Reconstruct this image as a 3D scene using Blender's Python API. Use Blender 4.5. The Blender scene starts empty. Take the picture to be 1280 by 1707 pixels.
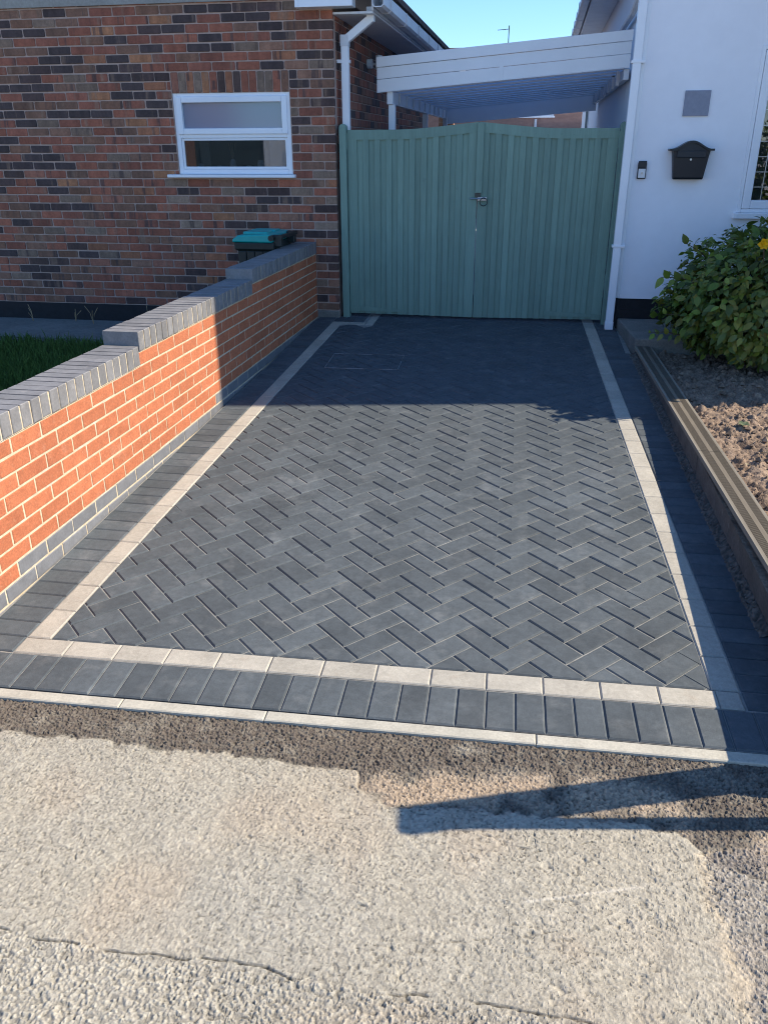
import bpy, bmesh, math, random
import numpy as np
from mathutils import Matrix, Vector
random.seed(7)
R = random.Random(11)
sc = bpy.context.scene
COL = sc.collection

# ------------------------------------------------------------------ camera, sky, sun, exposure
YAW, PIT, ROL, FPX = 0.17638, 0.42043, -0.00455, 1367.1
CAM = Vector((1.88658, -2.38786, 1.78393))
def camera():
    cy, sy, cp, sp = math.cos(YAW), math.sin(YAW), math.cos(PIT), math.sin(PIT)
    f = Vector((-sy * cp, cy * cp, -sp)); r = Vector((cy, sy, 0)); u = r.cross(f)
    cr, sr = math.cos(ROL), math.sin(ROL)
    r2 = r * cr + u * sr; u2 = u * cr - r * sr
    cam = bpy.data.cameras.new('camera'); o = bpy.data.objects.new('camera', cam); COL.objects.link(o)
    m = Matrix((r2, u2, -f)).transposed().to_4x4(); m.translation = CAM
    o.matrix_world = m
    cam.sensor_fit = 'VERTICAL'; cam.sensor_height = 24; cam.lens = FPX / 1707 * 24
    cam.clip_start = 0.05; cam.clip_end = 3000
    sc.camera = o
camera()
SUN = Vector((1.0, 0.165, 0.90)).normalized()
SUN_EL = math.asin(SUN.z); SUN_AZ = math.atan2(SUN.x, SUN.y)
w = bpy.data.worlds.new('World'); sc.world = w; w.use_nodes = True
nt = w.node_tree; nt.nodes.clear()
sky = nt.nodes.new('ShaderNodeTexSky'); sky.sky_type = 'NISHITA'; sky.sun_disc = False
sky.sun_elevation = SUN_EL; sky.sun_rotation = SUN_AZ
sky.air_density = 1.0; sky.dust_density = 0.0; sky.ozone_density = 10.0
bg = nt.nodes.new('ShaderNodeBackground'); bg.inputs[1].default_value = 0.13
wo = nt.nodes.new('ShaderNodeOutputWorld')
nt.links.new(sky.outputs[0], bg.inputs[0]); nt.links.new(bg.outputs[0], wo.inputs[0])
sl = bpy.data.lights.new('sun', 'SUN'); sl.energy = 4.1; sl.angle = math.radians(0.5); sl.color = (1.0, 0.91, 0.76)
so = bpy.data.objects.new('sun', sl); COL.objects.link(so)
so.rotation_euler = SUN.to_track_quat('Z', 'Y').to_euler(); so.location = (8, 2, 9)
sc.view_settings.view_transform = 'Standard'; sc.view_settings.look = 'None'
sc.view_settings.exposure = 0.92; sc.view_settings.gamma = 1.0
sc.view_settings.use_curve_mapping = False
sc.cycles.filter_width = 1.05

# ------------------------------------------------------------------ helpers
SL = 0.04195                       # the drive rises to the house
def G(y): return SL * y
def tag(o, label=None, cat=None, group=None, kind=None):
    if label: o['label'] = label
    if cat: o['category'] = cat
    if group: o['group'] = group
    if kind: o['kind'] = kind
    return o
def link(name, me, parent=None, loc=None, rot=None):
    o = bpy.data.objects.new(name, me); COL.objects.link(o)
    if parent is not None: o.parent = parent
    if loc is not None: o.location = loc
    if rot is not None: o.rotation_euler = rot
    return o
def empty(name, loc=(0, 0, 0), rz=0, **k):
    o = link(name, None, None, loc, (0, 0, rz)); o.empty_display_size = 0.1
    return tag(o, **k)
class MB:
    """collects simple solids into one mesh"""
    def __init__(s): s.v = []; s.f = []; s.c = []
    def add(s, v, f, col=None):
        n = len(s.v); s.v += [tuple(p) for p in v]; s.f += [tuple(i + n for i in q) for q in f]
        s.c += [col or (1, 1, 1)] * len(v); return s
    def box(s, a, b, col=None):
        (x0, y0, z0), (x1, y1, z1) = a, b
        return s.add([(x0, y0, z0), (x1, y0, z0), (x1, y1, z0), (x0, y1, z0), (x0, y0, z1), (x1, y0, z1), (x1, y1, z1), (x0, y1, z1)],
                     [(0, 3, 2, 1), (4, 5, 6, 7), (0, 1, 5, 4), (1, 2, 6, 5), (2, 3, 7, 6), (3, 0, 4, 7)], col)
    def bar(s, p, q, w, h=None, up=(0, 0, 1)):
        p, q = Vector(p), Vector(q); h = h or w; d = (q - p).normalized(); up = Vector(up)
        if abs(d.dot(up)) > .98: up = Vector((0, 1, 0))
        r = d.cross(up).normalized() * w / 2; u = r.cross(d).normalized() * h / 2
        vs = [e + a * r + b * u for e in (p, q) for a, b in ((-1, -1), (1, -1), (1, 1), (-1, 1))]
        return s.add(vs, [(0, 1, 2, 3), (7, 6, 5, 4), (0, 4, 5, 1), (1, 5, 6, 2), (2, 6, 7, 3), (3, 7, 4, 0)])
    def tube(s, pts, rad, n=10, cap=True):
        pts = [Vector(p) for p in pts]; rr = rad if isinstance(rad, (list, tuple)) else [rad] * len(pts); vs = []; fs = []
        for i, p in enumerate(pts):
            d = (pts[min(i + 1, len(pts) - 1)] - pts[max(i - 1, 0)]).normalized()
            a = d.cross(Vector((0, 0, 1)) if abs(d.z) < .95 else Vector((1, 0, 0))).normalized(); b = d.cross(a)
            vs += [p + (a * math.cos(t * 2 * math.pi / n) + b * math.sin(t * 2 * math.pi / n)) * rr[i] for t in range(n)]
        for i in range(len(pts) - 1):
            fs += [(i * n + t, i * n + (t + 1) % n, (i + 1) * n + (t + 1) % n, (i + 1) * n + t) for t in range(n)]
        if cap: fs += [tuple(range(n))[::-1], tuple((len(pts) - 1) * n + t for t in range(n))]
        return s.add(vs, fs)
    def ext(s, poly, vec, cham=0):
        """extrude a planar 3d polygon"""
        n = len(poly); vec = Vector(vec); a = [Vector(p) for p in poly]; b = [p + vec for p in a]
        return s.add(a + b, [tuple(range(n))[::-1], tuple(range(n, 2 * n))] + [(i, (i + 1) % n, n + (i + 1) % n, n + i) for i in range(n)])
    def mesh(s, name):
        me = bpy.data.meshes.new(name); me.from_pydata(s.v, [], s.f)
        bm = bmesh.new(); bm.from_mesh(me); bmesh.ops.recalc_face_normals(bm, faces=bm.faces); bm.to_mesh(me); bm.free()
        if any(c != (1, 1, 1) for c in s.c):
            at = me.color_attributes.new('Col', 'FLOAT_COLOR', 'POINT')
            at.data.foreach_set('color', np.array([(c[0], c[1], c[2], 1) for c in s.c], 'f').ravel())
        return me
    def build(s, name, mat, parent=None, loc=None, rot=None, smooth=False, bevel=0):
        me = s.mesh(name); me.materials.append(mat)
        if smooth: me.polygons.foreach_set('use_smooth', [True] * len(me.polygons))
        o = link(name, me, parent, loc, rot)
        if bevel:
            m = o.modifiers.new('bevel', 'BEVEL'); m.width = bevel; m.segments = 2; m.limit_method = 'ANGLE'; m.angle_limit = .6
        return o
def area2(p): return .5 * sum(p[i][0] * p[(i + 1) % len(p)][1] - p[(i + 1) % len(p)][0] * p[i][1] for i in range(len(p)))
def clip(poly, a, b):
    """keep the part left of the line a->b"""
    out = []; n = len(poly); side = lambda p: (b[0] - a[0]) * (p[1] - a[1]) - (b[1] - a[1]) * (p[0] - a[0])
    for i in range(n):
        p, q = poly[i], poly[(i + 1) % n]; sp, sq = side(p), side(q)
        if sp >= 0: out.append(p)
        if sp * sq < 0:
            t = sp / (sp - sq); out.append((p[0] + t * (q[0] - p[0]), p[1] + t * (q[1] - p[1])))
    return out
def dedupe(p, e=.004):
    o = []
    for q in p:
        if not o or math.hypot(q[0] - o[-1][0], q[1] - o[-1][1]) > e: o.append(q)
    if len(o) > 1 and math.hypot(o[0][0] - o[-1][0], o[0][1] - o[-1][1]) <= e: o.pop()
    return o
def inset(poly, d):
    """offset a convex ccw polygon inwards"""
    out = list(poly); n = len(poly)
    for i in range(n):
        a, b = poly[i], poly[(i + 1) % n]; l = math.hypot(b[0] - a[0], b[1] - a[1])
        if l < 1e-6: continue
        nx, ny = -(b[1] - a[1]) / l * d, (b[0] - a[0]) / l * d
        out = clip(out, (a[0] + nx, a[1] + ny), (b[0] + nx, b[1] + ny))
        if len(out) < 3: return []
    return dedupe(out, 1e-4)
def block(poly, z0, z1, ch, mb=None, col=None, dz=None, frame=None):
    """a paving block or brick: prism over a convex polygon with a chamfered upper edge. frame maps (a, b, h) to 3d"""
    mb = mb or MB(); fr = frame or (lambda a, b, h: (a, b, h)); n = len(poly); top = inset(poly, ch) if ch else []
    base = [fr(x, y, z0) for x, y in poly]
    if len(top) == n:
        # rotate so corners match
        k = min(range(n), key=lambda j: sum(math.hypot(top[(i + j) % n][0] - poly[i][0], top[(i + j) % n][1] - poly[i][1]) for i in range(n)))
        top = [top[(i + k) % n] for i in range(n)]
        vs = base + [fr(x, y, z1 - ch * .85) for x, y in poly] + [fr(x, y, z1) for x, y in top]
        fs = [(i, (i + 1) % n, n + (i + 1) % n, n + i) for i in range(n)] + [(n + i, n + (i + 1) % n, 2 * n + (i + 1) % n, 2 * n + i) for i in range(n)] + [tuple(range(2 * n, 3 * n))]
    else:
        vs = base + [fr(x, y, z1 - (ch or 0) * .5) for x, y in poly]
        fs = [(i, (i + 1) % n, n + (i + 1) % n, n + i) for i in range(n)] + [tuple(range(n, 2 * n))]
    return mb.add(vs, fs, col)

# ------------------------------------------------------------------ materials
def M(name, col, rough=.8, var=(), bump=None, rnd=0, attr=None, mix=(), spec=.35, metal=0, coat=0, rows=False, bump2=None, hue=0, trans=0):
    m = bpy.data.materials.new(name); m.use_nodes = True; nt = m.node_tree; N = nt.nodes; L = nt.links; P = N['Principled BSDF']
    geo = N.new('ShaderNodeNewGeometry'); pos = geo.outputs['Position']
    info = N.new('ShaderNodeObjectInfo')
    if rows:                                   # let the pattern start afresh in every brick course
        sp = N.new('ShaderNodeSeparateXYZ'); L.new(pos, sp.inputs[0]); cb = N.new('ShaderNodeCombineXYZ')
        def mth(op, a, b):
            q = N.new('ShaderNodeMath'); q.operation = op
            for i, v in enumerate((a, b)):
                if isinstance(v, (int, float)): q.inputs[i].default_value = v
                else: L.new(v, q.inputs[i])
            return q.outputs[0]
        row = mth('FLOOR', mth('DIVIDE', mth('SUBTRACT', sp.outputs[2], 2.7766), .075), 0)
        L.new(mth('ADD', sp.outputs[0], mth('MULTIPLY', row, 1.37)), cb.inputs[0]); L.new(mth('ADD', sp.outputs[1], row), cb.inputs[1]); L.new(sp.outputs[2], cb.inputs[2]); pos = cb.outputs[0]
    def noise(scale, detail=4, stretch=(1, 1, 1), rough=.6, off=(0, 0, 0)):
        mp = N.new('ShaderNodeMapping'); mp.inputs['Scale'].default_value = stretch; mp.inputs['Location'].default_value = off; L.new(pos, mp.inputs[0])
        t = N.new('ShaderNodeTexNoise'); t.inputs['Scale'].default_value = scale; t.inputs['Detail'].default_value = detail
        t.inputs['Roughness'].default_value = rough; L.new(mp.outputs[0], t.inputs[0]); return t.outputs[0]
    def rng(v, a, b, c, d):
        r = N.new('ShaderNodeMapRange'); L.new(v, r.inputs[0])
        for i, x in zip((1, 2, 3, 4), (a, b, c, d)): r.inputs[i].default_value = x
        return r.outputs[0]
    if attr:
        a = N.new('ShaderNodeAttribute'); a.attribute_name = attr; c = a.outputs['Color']
    else:
        a = N.new('ShaderNodeRGB'); a.outputs[0].default_value = (*col, 1); c = a.outputs[0]
    def scale(c, f):
        v = N.new('ShaderNodeVectorMath'); v.operation = 'SCALE'; L.new(c, v.inputs[0]); L.new(f, v.inputs['Scale']); return v.outputs[0]
    for i, (sc_, col2, lo, hi, amt, *st) in enumerate(mix):
        f = rng(noise(sc_, 5, st[0] if st else (1, 1, 1), off=(i * 3.1, i * 1.7, 0)), lo, hi, 0, amt)
        x = N.new('ShaderNodeMix'); x.data_type = 'RGBA'; L.new(f, x.inputs[0]); L.new(c, x.inputs[6]); x.inputs[7].default_value = (*col2, 1); c = x.outputs[2]
    for i, (sc_, amt, *st) in enumerate(var):
        c = scale(c, rng(noise(sc_, 5, st[0] if st else (1, 1, 1), off=(7 + i, 3, i)), .28, .72, 1 - amt, 1 + amt))
    if rnd: c = scale(c, rng(info.outputs['Random'], 0, 1, 1 - rnd, 1 + rnd))
    L.new(c, P.inputs['Base Color'])
    P.inputs['Roughness'].default_value = rough; P.inputs['Specular IOR Level'].default_value = spec; P.inputs['Metallic'].default_value = metal
    if coat: P.inputs['Coat Weight'].default_value = coat
    prev = None
    for b in (bump, bump2):
        if b:
            sc_, st, dist = b[:3]
            bn = N.new('ShaderNodeBump'); bn.inputs['Strength'].default_value = st; bn.inputs['Distance'].default_value = dist
            L.new(noise(sc_, 6, b[3] if len(b) > 3 else (1, 1, 1), .65), bn.inputs['Height'])
            if prev: L.new(prev, bn.inputs['Normal'])
            prev = bn.outputs[0]
    if prev: L.new(prev, P.inputs['Normal'])
    return m
def S(r, g, b):
    f = lambda v: ((v / 255 + .055) / 1.055) ** 2.4 if v > 10 else v / 255 / 12.92
    return (f(r), f(g), f(b))
m_char = M('charcoal_concrete', (.082, .093, .098), .85, spec=.25, var=((6, .14), (38, .14), (260, .2)), bump=(420, .4, .0014), bump2=(35, .25, .0015), rnd=.15, mix=((9, (.17, .175, .17), .54, .78, .55), (90, (.22, .215, .2), .66, .8, .4), (3, (.055, .06, .062), .55, .75, .5), (1.6, (.15, .15, .145), .55, .8, .35)))
m_cream = M('cream_concrete', (.385, .35, .285), .85, var=((7, .12), (60, .12), (300, .22)), bump=(420, .35, .0012), rnd=.07, mix=((14, (.33, .26, .19), .6, .8, .5),))
m_edge = M('edging_concrete', (.44, .405, .325), .88, var=((9, .14), (120, .16)), bump=(250, .3, .0015), rnd=.05, mix=((11, (.3, .25, .19), .58, .75, .5),))
m_bed = M('jointing_sand', (.25, .24, .215), .95, var=((20, .25), (200, .3)), bump=(500, .5, .001))
m_red = M('red_wall_brick', (.44, .142, .065), .85, var=((14, .12), (90, .2), (330, .24)), bump=(260, .7, .003), bump2=(40, .4, .003), rnd=.11, mix=((60, (.50, .26, .15), .56, .76, .5), (22, (.33, .095, .05), .58, .75, .4), (4.5, (.52, .36, .26), .62, .8, .45)))
m_mort = M('buff_mortar', (.56, .455, .305), .92, var=((25, .2), (200, .15)), bump=(300, .6, .003), mix=((7, (.58, .53, .44), .5, .7, .7), (15, (.36, .29, .2), .6, .75, .5)))
m_blue = M('blue_engineering_brick', (.175, .175, .18), .55, var=((15, .14), (90, .12)), bump=(180, .25, .001), rnd=.12, mix=((30, (.42, .40, .37), .66, .8, .4),), spec=.5)
m_blue2 = M('blue_coping_brick', (.20, .192, .188), .6, var=((13, .16), (80, .14)), bump=(180, .3, .001), rnd=.14, mix=((18, (.40, .36, .32), .6, .78, .45),), spec=.5)
m_hbrick = M('mixed_house_brick', (.2, .1, .08), .78, attr='Col', var=((14, .25, (1, 1, .1)), (45, .2), (240, .16)), bump=(150, .5, .003), rnd=.14, rows=True, mix=((11, (.085, .056, .05), .60, .645, .8, (1, 1, .05)), (9, (.27, .17, .115), .60, .66, .6, (1, 1, .06))))
m_hmort = M('grey_pink_mortar', (.45, .325, .265), .93, var=((10, .2), (150, .12)), bump=(220, .5, .003))
m_plinth = M('black_bitumen_paint', (.012, .013, .016), .6, var=((20, .3),), bump=(60, .3, .003))
m_upvc = M('white_upvc', (.86, .87, .88), .28, var=((4, .03),), spec=.5)
m_upvc2 = M('weathered_upvc', (.70, .71, .72), .4, var=((5, .08), (40, .04)), mix=((12, (.35, .36, .33), .66, .8, .4),))
m_render = M('white_render', (.90, .90, .91), .85, var=((1.2, .025), (9, .02)), bump=(90, .12, .002), bump2=(7, .1, .004))
m_gate = M('sage_green_paint', (.19, .292, .232), .6, var=((3, .05), (18, .10, (1, 1, .06)), (160, .09, (1, 1, .05))), bump=(70, .4, .002, (1, 1, .04)), rnd=.08, mix=((9, (.13, .2, .17), .68, .74, .4, (1, 1, .8)),))
m_conc = M('old_concrete', (.19, .18, .155), .92, var=((5, .2), (60, .2), (300, .2)), bump=(160, .5, .004))
m_path = M('path_concrete', (.17, .175, .155), .92, var=((3, .25), (30, .2)), bump=(120, .5, .004))
m_bedwall = M('brown_grey_slab', (.115, .105, .09), .9, var=((7, .25), (60, .2), (240, .2)), bump=(130, .6, .004), rnd=.12, mix=((16, (.3, .27, .22), .64, .74, .5),))
m_deck = M('grooved_composite_board', (.30, .26, .20), .75, attr='Col', var=((4, .1, (1, .1, 1)), (80, .12, (1, .1, 1))), bump=(200, .2, .001), rnd=.06)
m_soil = M('dry_soil', (.27, .19, .13), .97, var=((6, .25), (40, .35), (180, .3)), bump=(160, .8, .008), mix=((10, (.12, .08, .055), .48, .66, .8), (25, (.36, .27, .19), .58, .72, .6)))
m_tar = M('worn_pavement_asphalt', (.3, .3, .3), .93, attr='Col', var=((2.5, .06), (30, .08), (330, .16)), bump=(520, .4, .0015))
m_leaf = M('glossy_leaf', (.05, .085, .025), .48, attr='Col', var=((30, .15),), bump=(90, .2, .002), spec=.5, rnd=.2)
m_stem = M('bark', (.09, .06, .04), .9, var=((30, .2),), bump=(80, .5, .003))
m_grass = M('grass', (.05, .1, .02), .6, attr='Col')
m_lawn = M('lawn_soil', (.035, .05, .02), .95, var=((20, .3),))
m_grnd = M('pale_bounce_ground', (.42, .40, .36), .95, var=((.4, .12), (5, .1), (80, .15)))  # ground colour lightened to bounce fill onto the shaded walls
m_stone = M('gravel', (.22, .2, .17), .9, attr='Col', var=((60, .2),))
m_teal = M('teal_plastic', (.008, .36, .33), .38, var=((12, .08),), spec=.5)
m_binb = M('black_green_plastic', (.014, .020, .018), .45, var=((12, .15),), bump=(200, .15, .001), spec=.5)
m_blackp = M('black_powder_coat', (.005, .009, .016), .42, spec=.5, bump=(300, .1, .0005))
m_frame = M('dull_galvanised', (.25, .26, .27), .6, metal=.3, mix=((14, (.09, .09, .09), .45, .6, .9),))
m_steel = M('zinc_steel', (.42, .42, .42), .35, metal=.9, var=((60, .15),))
m_dkmetal = M('dark_metal', (.06, .065, .06), .4, metal=.6)
m_plaque = M('blue_grey_slate', (.27, .285, .34), .6, var=((30, .1),), bump=(60, .2, .002))
m_tile = M('roof_tile', (.12, .085, .07), .85, var=((8, .2),), rnd=.1)
m_band = M('grey_concrete_band', (.30, .285, .25), .9, var=((3, .15), (40, .15)), bump=(90, .3, .003))
m_poly = M('carport_sheet', (.52, .61, .72), .35, var=((3, .06),), mix=((1.5, (.34, .42, .52), .55, .7, .6),))
def translucent(m, f):
    nt = m.node_tree; N = nt.nodes; P = N['Principled BSDF']; o = N['Material Output']; mx = N.new('ShaderNodeMixShader'); t = N.new('ShaderNodeBsdfTranslucent')
    src = P.inputs['Base Color'].links[0].from_socket; nt.links.new(src, t.inputs[0]); mx.inputs[0].default_value = f
    nt.links.new(P.outputs[0], mx.inputs[1]); nt.links.new(t.outputs[0], mx.inputs[2]); nt.links.new(mx.outputs[0], o.inputs[0])
translucent(m_poly, .85)
m_pink = M('far_brick', (.33, .20, .16), .9, var=((6, .12), (14, .15, (.3, .3, 1)), (80, .1)))
m_sunbrick = M('orange_brick', (.42, .2, .11), .9, var=((12, .25), (30, .2)))
m_wood = M('treated_timber', (.2, .13, .07), .8, var=((20, .2, (1, 1, .1)),))
m_yel = M('yellow_petal', (.85, .50, .01), .6)
m_white = M('white_ceramic', (.75, .75, .73), .35)
m_reed = M('reed', (.4, .28, .15), .8)
m_room = M('dark_room', (.10, .125, .13), .9)
m_curt = M('pale_curtain', (.45, .44, .40), .9, var=((9, .15, (1, 1, .05)),))
m_slate = M('grey_green_board', (.085, .12, .13), .7, var=((2, .15),))
m_hedge = M('hedge_green', (.028, .042, .02), .9, var=((6, .4), (40, .4)), bump=(30, 1, .1))
def glass(name, tint=(.9, .95, 1.0)):
    m = bpy.data.materials.new(name); m.use_nodes = True; nt = m.node_tree; N = nt.nodes; N.clear()
    o = N.new('ShaderNodeOutputMaterial'); mx = N.new('ShaderNodeMixShader'); t = N.new('ShaderNodeBsdfTransparent'); g = N.new('ShaderNodeBsdfGlossy')
    fr = N.new('ShaderNodeFresnel'); fr.inputs[0].default_value = 2.1; g.inputs['Roughness'].default_value = .015
    t.inputs[0].default_value = (*[.72 * x for x in tint], 1)
    nt.links.new(fr.outputs[0], mx.inputs[0]); nt.links.new(t.outputs[0], mx.inputs[1]); nt.links.new(g.outputs[0], mx.inputs[2]); nt.links.new(mx.outputs[0], o.inputs[0])
    return m
translucent(m_leaf, .25)
m_glass = glass('window_glass')
m_frost = M('sky_tinted_obscured_glass', (.16, .22, .30), .10, spec=1.0, bump=(120, .08, .001))  # reflected sky is put into the blue base colour

# ------------------------------------------------------------------ ground
def ground():
    prof = [(-400, -.6), (-30, -.45), (-6, -.3), (-2, -.22), (0, -.14), (6, .05), (40, .08), (400, 1)]
    v = []; f = []
    xs = [-400, -60, -6, 6, 60, 400]
    for y, z in prof: v += [(x, y, z) for x in xs]
    n = len(xs)
    for i in range(len(prof) - 1): f += [(i * n + j, i * n + j + 1, (i + 1) * n + j + 1, (i + 1) * n + j) for j in range(n - 1)]
    tag(MB().add(v, f).build('ground', m_grnd), kind='structure')
ground()

# ---- footway in front of the drive: stones stand out of the surface, two generations of asphalt
def worley(X, Y, cell, seed):
    rs = np.random.RandomState(seed); n = 512; px = rs.rand(n, n); py = rs.rand(n, n); pr = rs.rand(n, n)
    gx = X / cell; gy = Y / cell; ix = np.floor(gx).astype(int); iy = np.floor(gy).astype(int)
    best = np.full(X.shape, 9.0); rid = np.zeros(X.shape)
    for dx in (-1, 0, 1):
        for dy in (-1, 0, 1):
            a = (ix + dx) % n; b = (iy + dy) % n
            d = (ix + dx + px[a, b] - gx) ** 2 + (iy + dy + py[a, b] - gy) ** 2
            k = d < best; best = np.where(k, d, best); rid = np.where(k, pr[a, b], rid)
    return np.sqrt(best), rid
def vnoise(X, Y, cell, seed, octs=3):
    out = 0; amp = 1; tot = 0
    for o in range(octs):
        rs = np.random.RandomState(seed + o); n = 256; g = rs.rand(n, n)
        gx = X / cell; gy = Y / cell; ix = np.floor(gx).astype(int); iy = np.floor(gy).astype(int)
        fx = gx - ix; fy = gy - iy; fx = fx * fx * (3 - 2 * fx); fy = fy * fy * (3 - 2 * fy)
        a = g[ix % n, iy % n]; b = g[(ix + 1) % n, iy % n]; c = g[ix % n, (iy + 1) % n]; d = g[(ix + 1) % n, (iy + 1) % n]
        out = out + amp * ((a * (1 - fx) + b * fx) * (1 - fy) + (c * (1 - fx) + d * fx) * fy); tot += amp; amp *= .5; cell /= 2
    return out / tot
def sstep(x, a, b):
    t = np.clip((x - a) / (b - a), 0, 1); return t * t * (3 - 2 * t)
def EDGE(x): return -.205 + .033 * x - .055       # street side of the edging
def grid_mesh(name, xs, ys, zfun, mat, parent=None, smooth=True):
    X, Y = np.meshgrid(xs, ys); Z, C = zfun(X, Y)
    nx, ny = len(xs), len(ys)
    me = bpy.data.meshes.new(name); nv = nx * ny
    me.vertices.add(nv); me.vertices.foreach_set('co', np.stack([X, Y, Z], -1).astype('f').ravel())
    i, j = np.meshgrid(np.arange(nx - 1), np.arange(ny - 1)); a = (j * nx + i).ravel()
    q = np.stack([a, a + 1, a + 1 + nx, a + nx], -1)
    nf = len(q); me.loops.add(nf * 4); me.loops.foreach_set('vertex_index', q.ravel().astype('i'))
    me.polygons.add(nf); me.polygons.foreach_set('loop_start', np.arange(0, nf * 4, 4, dtype='i')); me.polygons.foreach_set('loop_total', np.full(nf, 4, 'i'))
    me.polygons.foreach_set('use_smooth', np.full(nf, smooth))
    me.update(calc_edges=True); me.validate()
    if C is not None:
        at = me.color_attributes.new('Col', 'FLOAT_COLOR', 'POINT')
        at.data.foreach_set('color', np.concatenate([C, np.ones(C.shape[:2] + (1,))], -1).astype('f').ravel())
    me.materials.append(mat)
    return link(name, me, parent)
def footway():
    core_x = np.arange(-.02, 2.82, .0029); xs = np.concatenate([np.arange(-4, -.02, .05), core_x, np.arange(2.83, 6, .05)])
    core_y = np.arange(-1.40, -.15, .0029); ys = np.concatenate([np.arange(-3.2, -1.40, .05), core_y])
    bx = [-4, .22, .43, .645, .913, 1.115, 1.293, 1.431, 1.466, 1.567, 1.764, 2.065, 2.324, 2.403, 2.45, 2.6, 6]
    by = [-.44, -.405, -.392, -.39, -.39, -.39, -.385, -.39, -.472, -.512, -.491, -.461, -.451, -.489, -.556, -.6, -.6]
    def zf(X, Y):
        wob = (vnoise(X, Y, .09, 3) - .5) * .07 + (vnoise(X, Y, .02, 9, 2) - .5) * .022
        lim = np.interp(X + wob * .4, bx, by)
        strip = sstep(Y + wob, lim - .012, lim + .016)                      # 1 on the reinstated strip
        xr = np.interp(Y, [-1.6, -1.04, -.94, -.81, -.67, -.556, -.5], [2.47, 2.485, 2.492, 2.482, 2.462, 2.45, 2.6])
        rightp = sstep(X + wob, xr - .006, xr + .012) * sstep(-Y, .47, .5)    # other patch to the right
        sandy = sstep(vnoise(X, Y, .16, 21), .40, .62) * strip * sstep(X, 1.35, 1.6) * sstep(lim + .16 - Y + wob, -.03, .05)
        near = sstep(-Y + wob * .5, 1.085, 1.11)                               # coarser patch by the carriageway
        crack = np.exp(-((-Y + (vnoise(X, Y, .12, 33) - .5) * .05 - 1.09) / .0028) ** 2) * sstep(vnoise(X, Y, .09, 41), .40, .55)
        for k, (x0, y0, x1, y1) in enumerate(((1.43, -.47, 2.0, -.62), (2.0, -.62, 2.3, -.52), (1.75, -.95, 2.05, -.86), (.7, -.75, .78, -1.1), (2.15, -.85, 2.2, -1.05))):
            tt = np.clip(((X - x0) * (x1 - x0) + (Y - y0) * (y1 - y0)) / ((x1 - x0) ** 2 + (y1 - y0) ** 2), 0, 1)
            dd = np.hypot(X - x0 - tt * (x1 - x0) + (vnoise(X, Y, .06, 200 + k) - .5) * .045, Y - y0 - tt * (y1 - y0) + (vnoise(X, Y, .05, 210 + k) - .5) * .04)
            crack = np.maximum(crack, np.exp(-(dd / .0025) ** 2) * sstep(vnoise(X, Y, .05, 220 + k), .35, .5) * .8)
        srim = np.exp(-((X - (xr - .012) + wob) / .02) ** 2) * sstep(-Y, .5, .56)
        rim = np.exp(-((Y + wob - lim) / .012) ** 2)
        d1, id1 = worley(X, Y, .0092, 5); d2, id2 = worley(X, Y, .0055, 6)
        coarse = np.clip(1 - d1 * 1.15, 0, 1); fine = np.clip(1 - d2 * 1.1, 0, 1)
        fr1 = vnoise(X, Y, .0070, 101, 2); holes = sstep(vnoise(X, Y, .0075, 107, 2), .63, .76) * (.4 + .6 * sstep(vnoise(X, Y, .15, 109), .3, .6)); fr2 = vnoise(X + .3, Y, .026, 103, 2); coarse = coarse * (id1 > .38)
        rough = np.maximum(np.maximum(strip * (1 - .45 * sandy), rightp * .7), near * .85)
        und = (vnoise(X, Y, .5, 50) - .5) * .016 + (vnoise(X, Y, .05, 51) - .5) * .004
        pit = sstep(vnoise(X, Y, .035, 61), .70, .82) * .003
        Z = G(Y) - .012 + und * sstep(-Y, .3, .6) + coarse * (.0004 + .0042 * rough) * (.3 + 1.1 * id1) + (fr1 - .5) * (.0036 + .0032 * rough) + (fr2 - .5) * .0025 - holes * (.0018 + .002 * rough) + fine * .0008 - pit - strip * .005 - crack * .007 - rim * .004
        # albedo
        pale = np.array([.372, .323, .24]); pink = np.array([.362, .298, .218]); grey = np.array([.335, .306, .245])
        t = vnoise(X, Y, .45, 71)[..., None]; C = pale * (1 - t) + grey * t
        t = sstep(vnoise(X, Y, .3, 75), .5, .75)[..., None] * .6; C = C * (1 - t) + pink * t
        t = sstep(vnoise(X * .6 + Y * .5, Y - X * .35, .11, 78), .66, .9)[..., None] * .22; C = C * (1 - t) + np.array([.50, .44, .34]) * t
        dark = np.array([.105, .083, .063])
        t = (strip * (1 - .8 * sandy) * np.clip(.35 + 1.0 * vnoise(X, Y, .08, 81) * (.6 + .8 * (id1 > .3)), 0, .97))[..., None]; C = C * (1 - t) + dark * t
        t = (strip * sandy)[..., None] * .9; C = C * (1 - t) + np.array([.35, .26, .175]) * t
        t = (rightp * (.45 + .3 * vnoise(X, Y, .1, 85)))[..., None]; C = C * (1 - t) + np.array([.23, .20, .17]) * t
        t = (near * (.12 + .2 * vnoise(X, Y, .02, 86)))[..., None]; C = C * (1 - t) + np.array([.28, .26, .22]) * t
        t = (srim * .55)[..., None]; C = C * (1 - t) + np.array([.50, .40, .27]) * t
        C = C * (1 - .5 * np.clip(crack, 0, 1))[..., None] * (1 - .35 * (rim * (vnoise(X, Y, .05, 88) > .45)))[..., None]
        lite = (id1 - .5)[..., None] * .28 * (.5 + rough[..., None]); C = C * (1 + lite) * ((.70 + .5 * np.clip(fr1 + .25 * coarse, .2, .95)) * (1 - .36 * holes))[..., None]
        dots = ((id2 > .985) & (d2 < .4) & (vnoise(X, Y, .1, 90) > .52))[..., None]; C = np.where(dots, C * .25, C)
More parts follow.
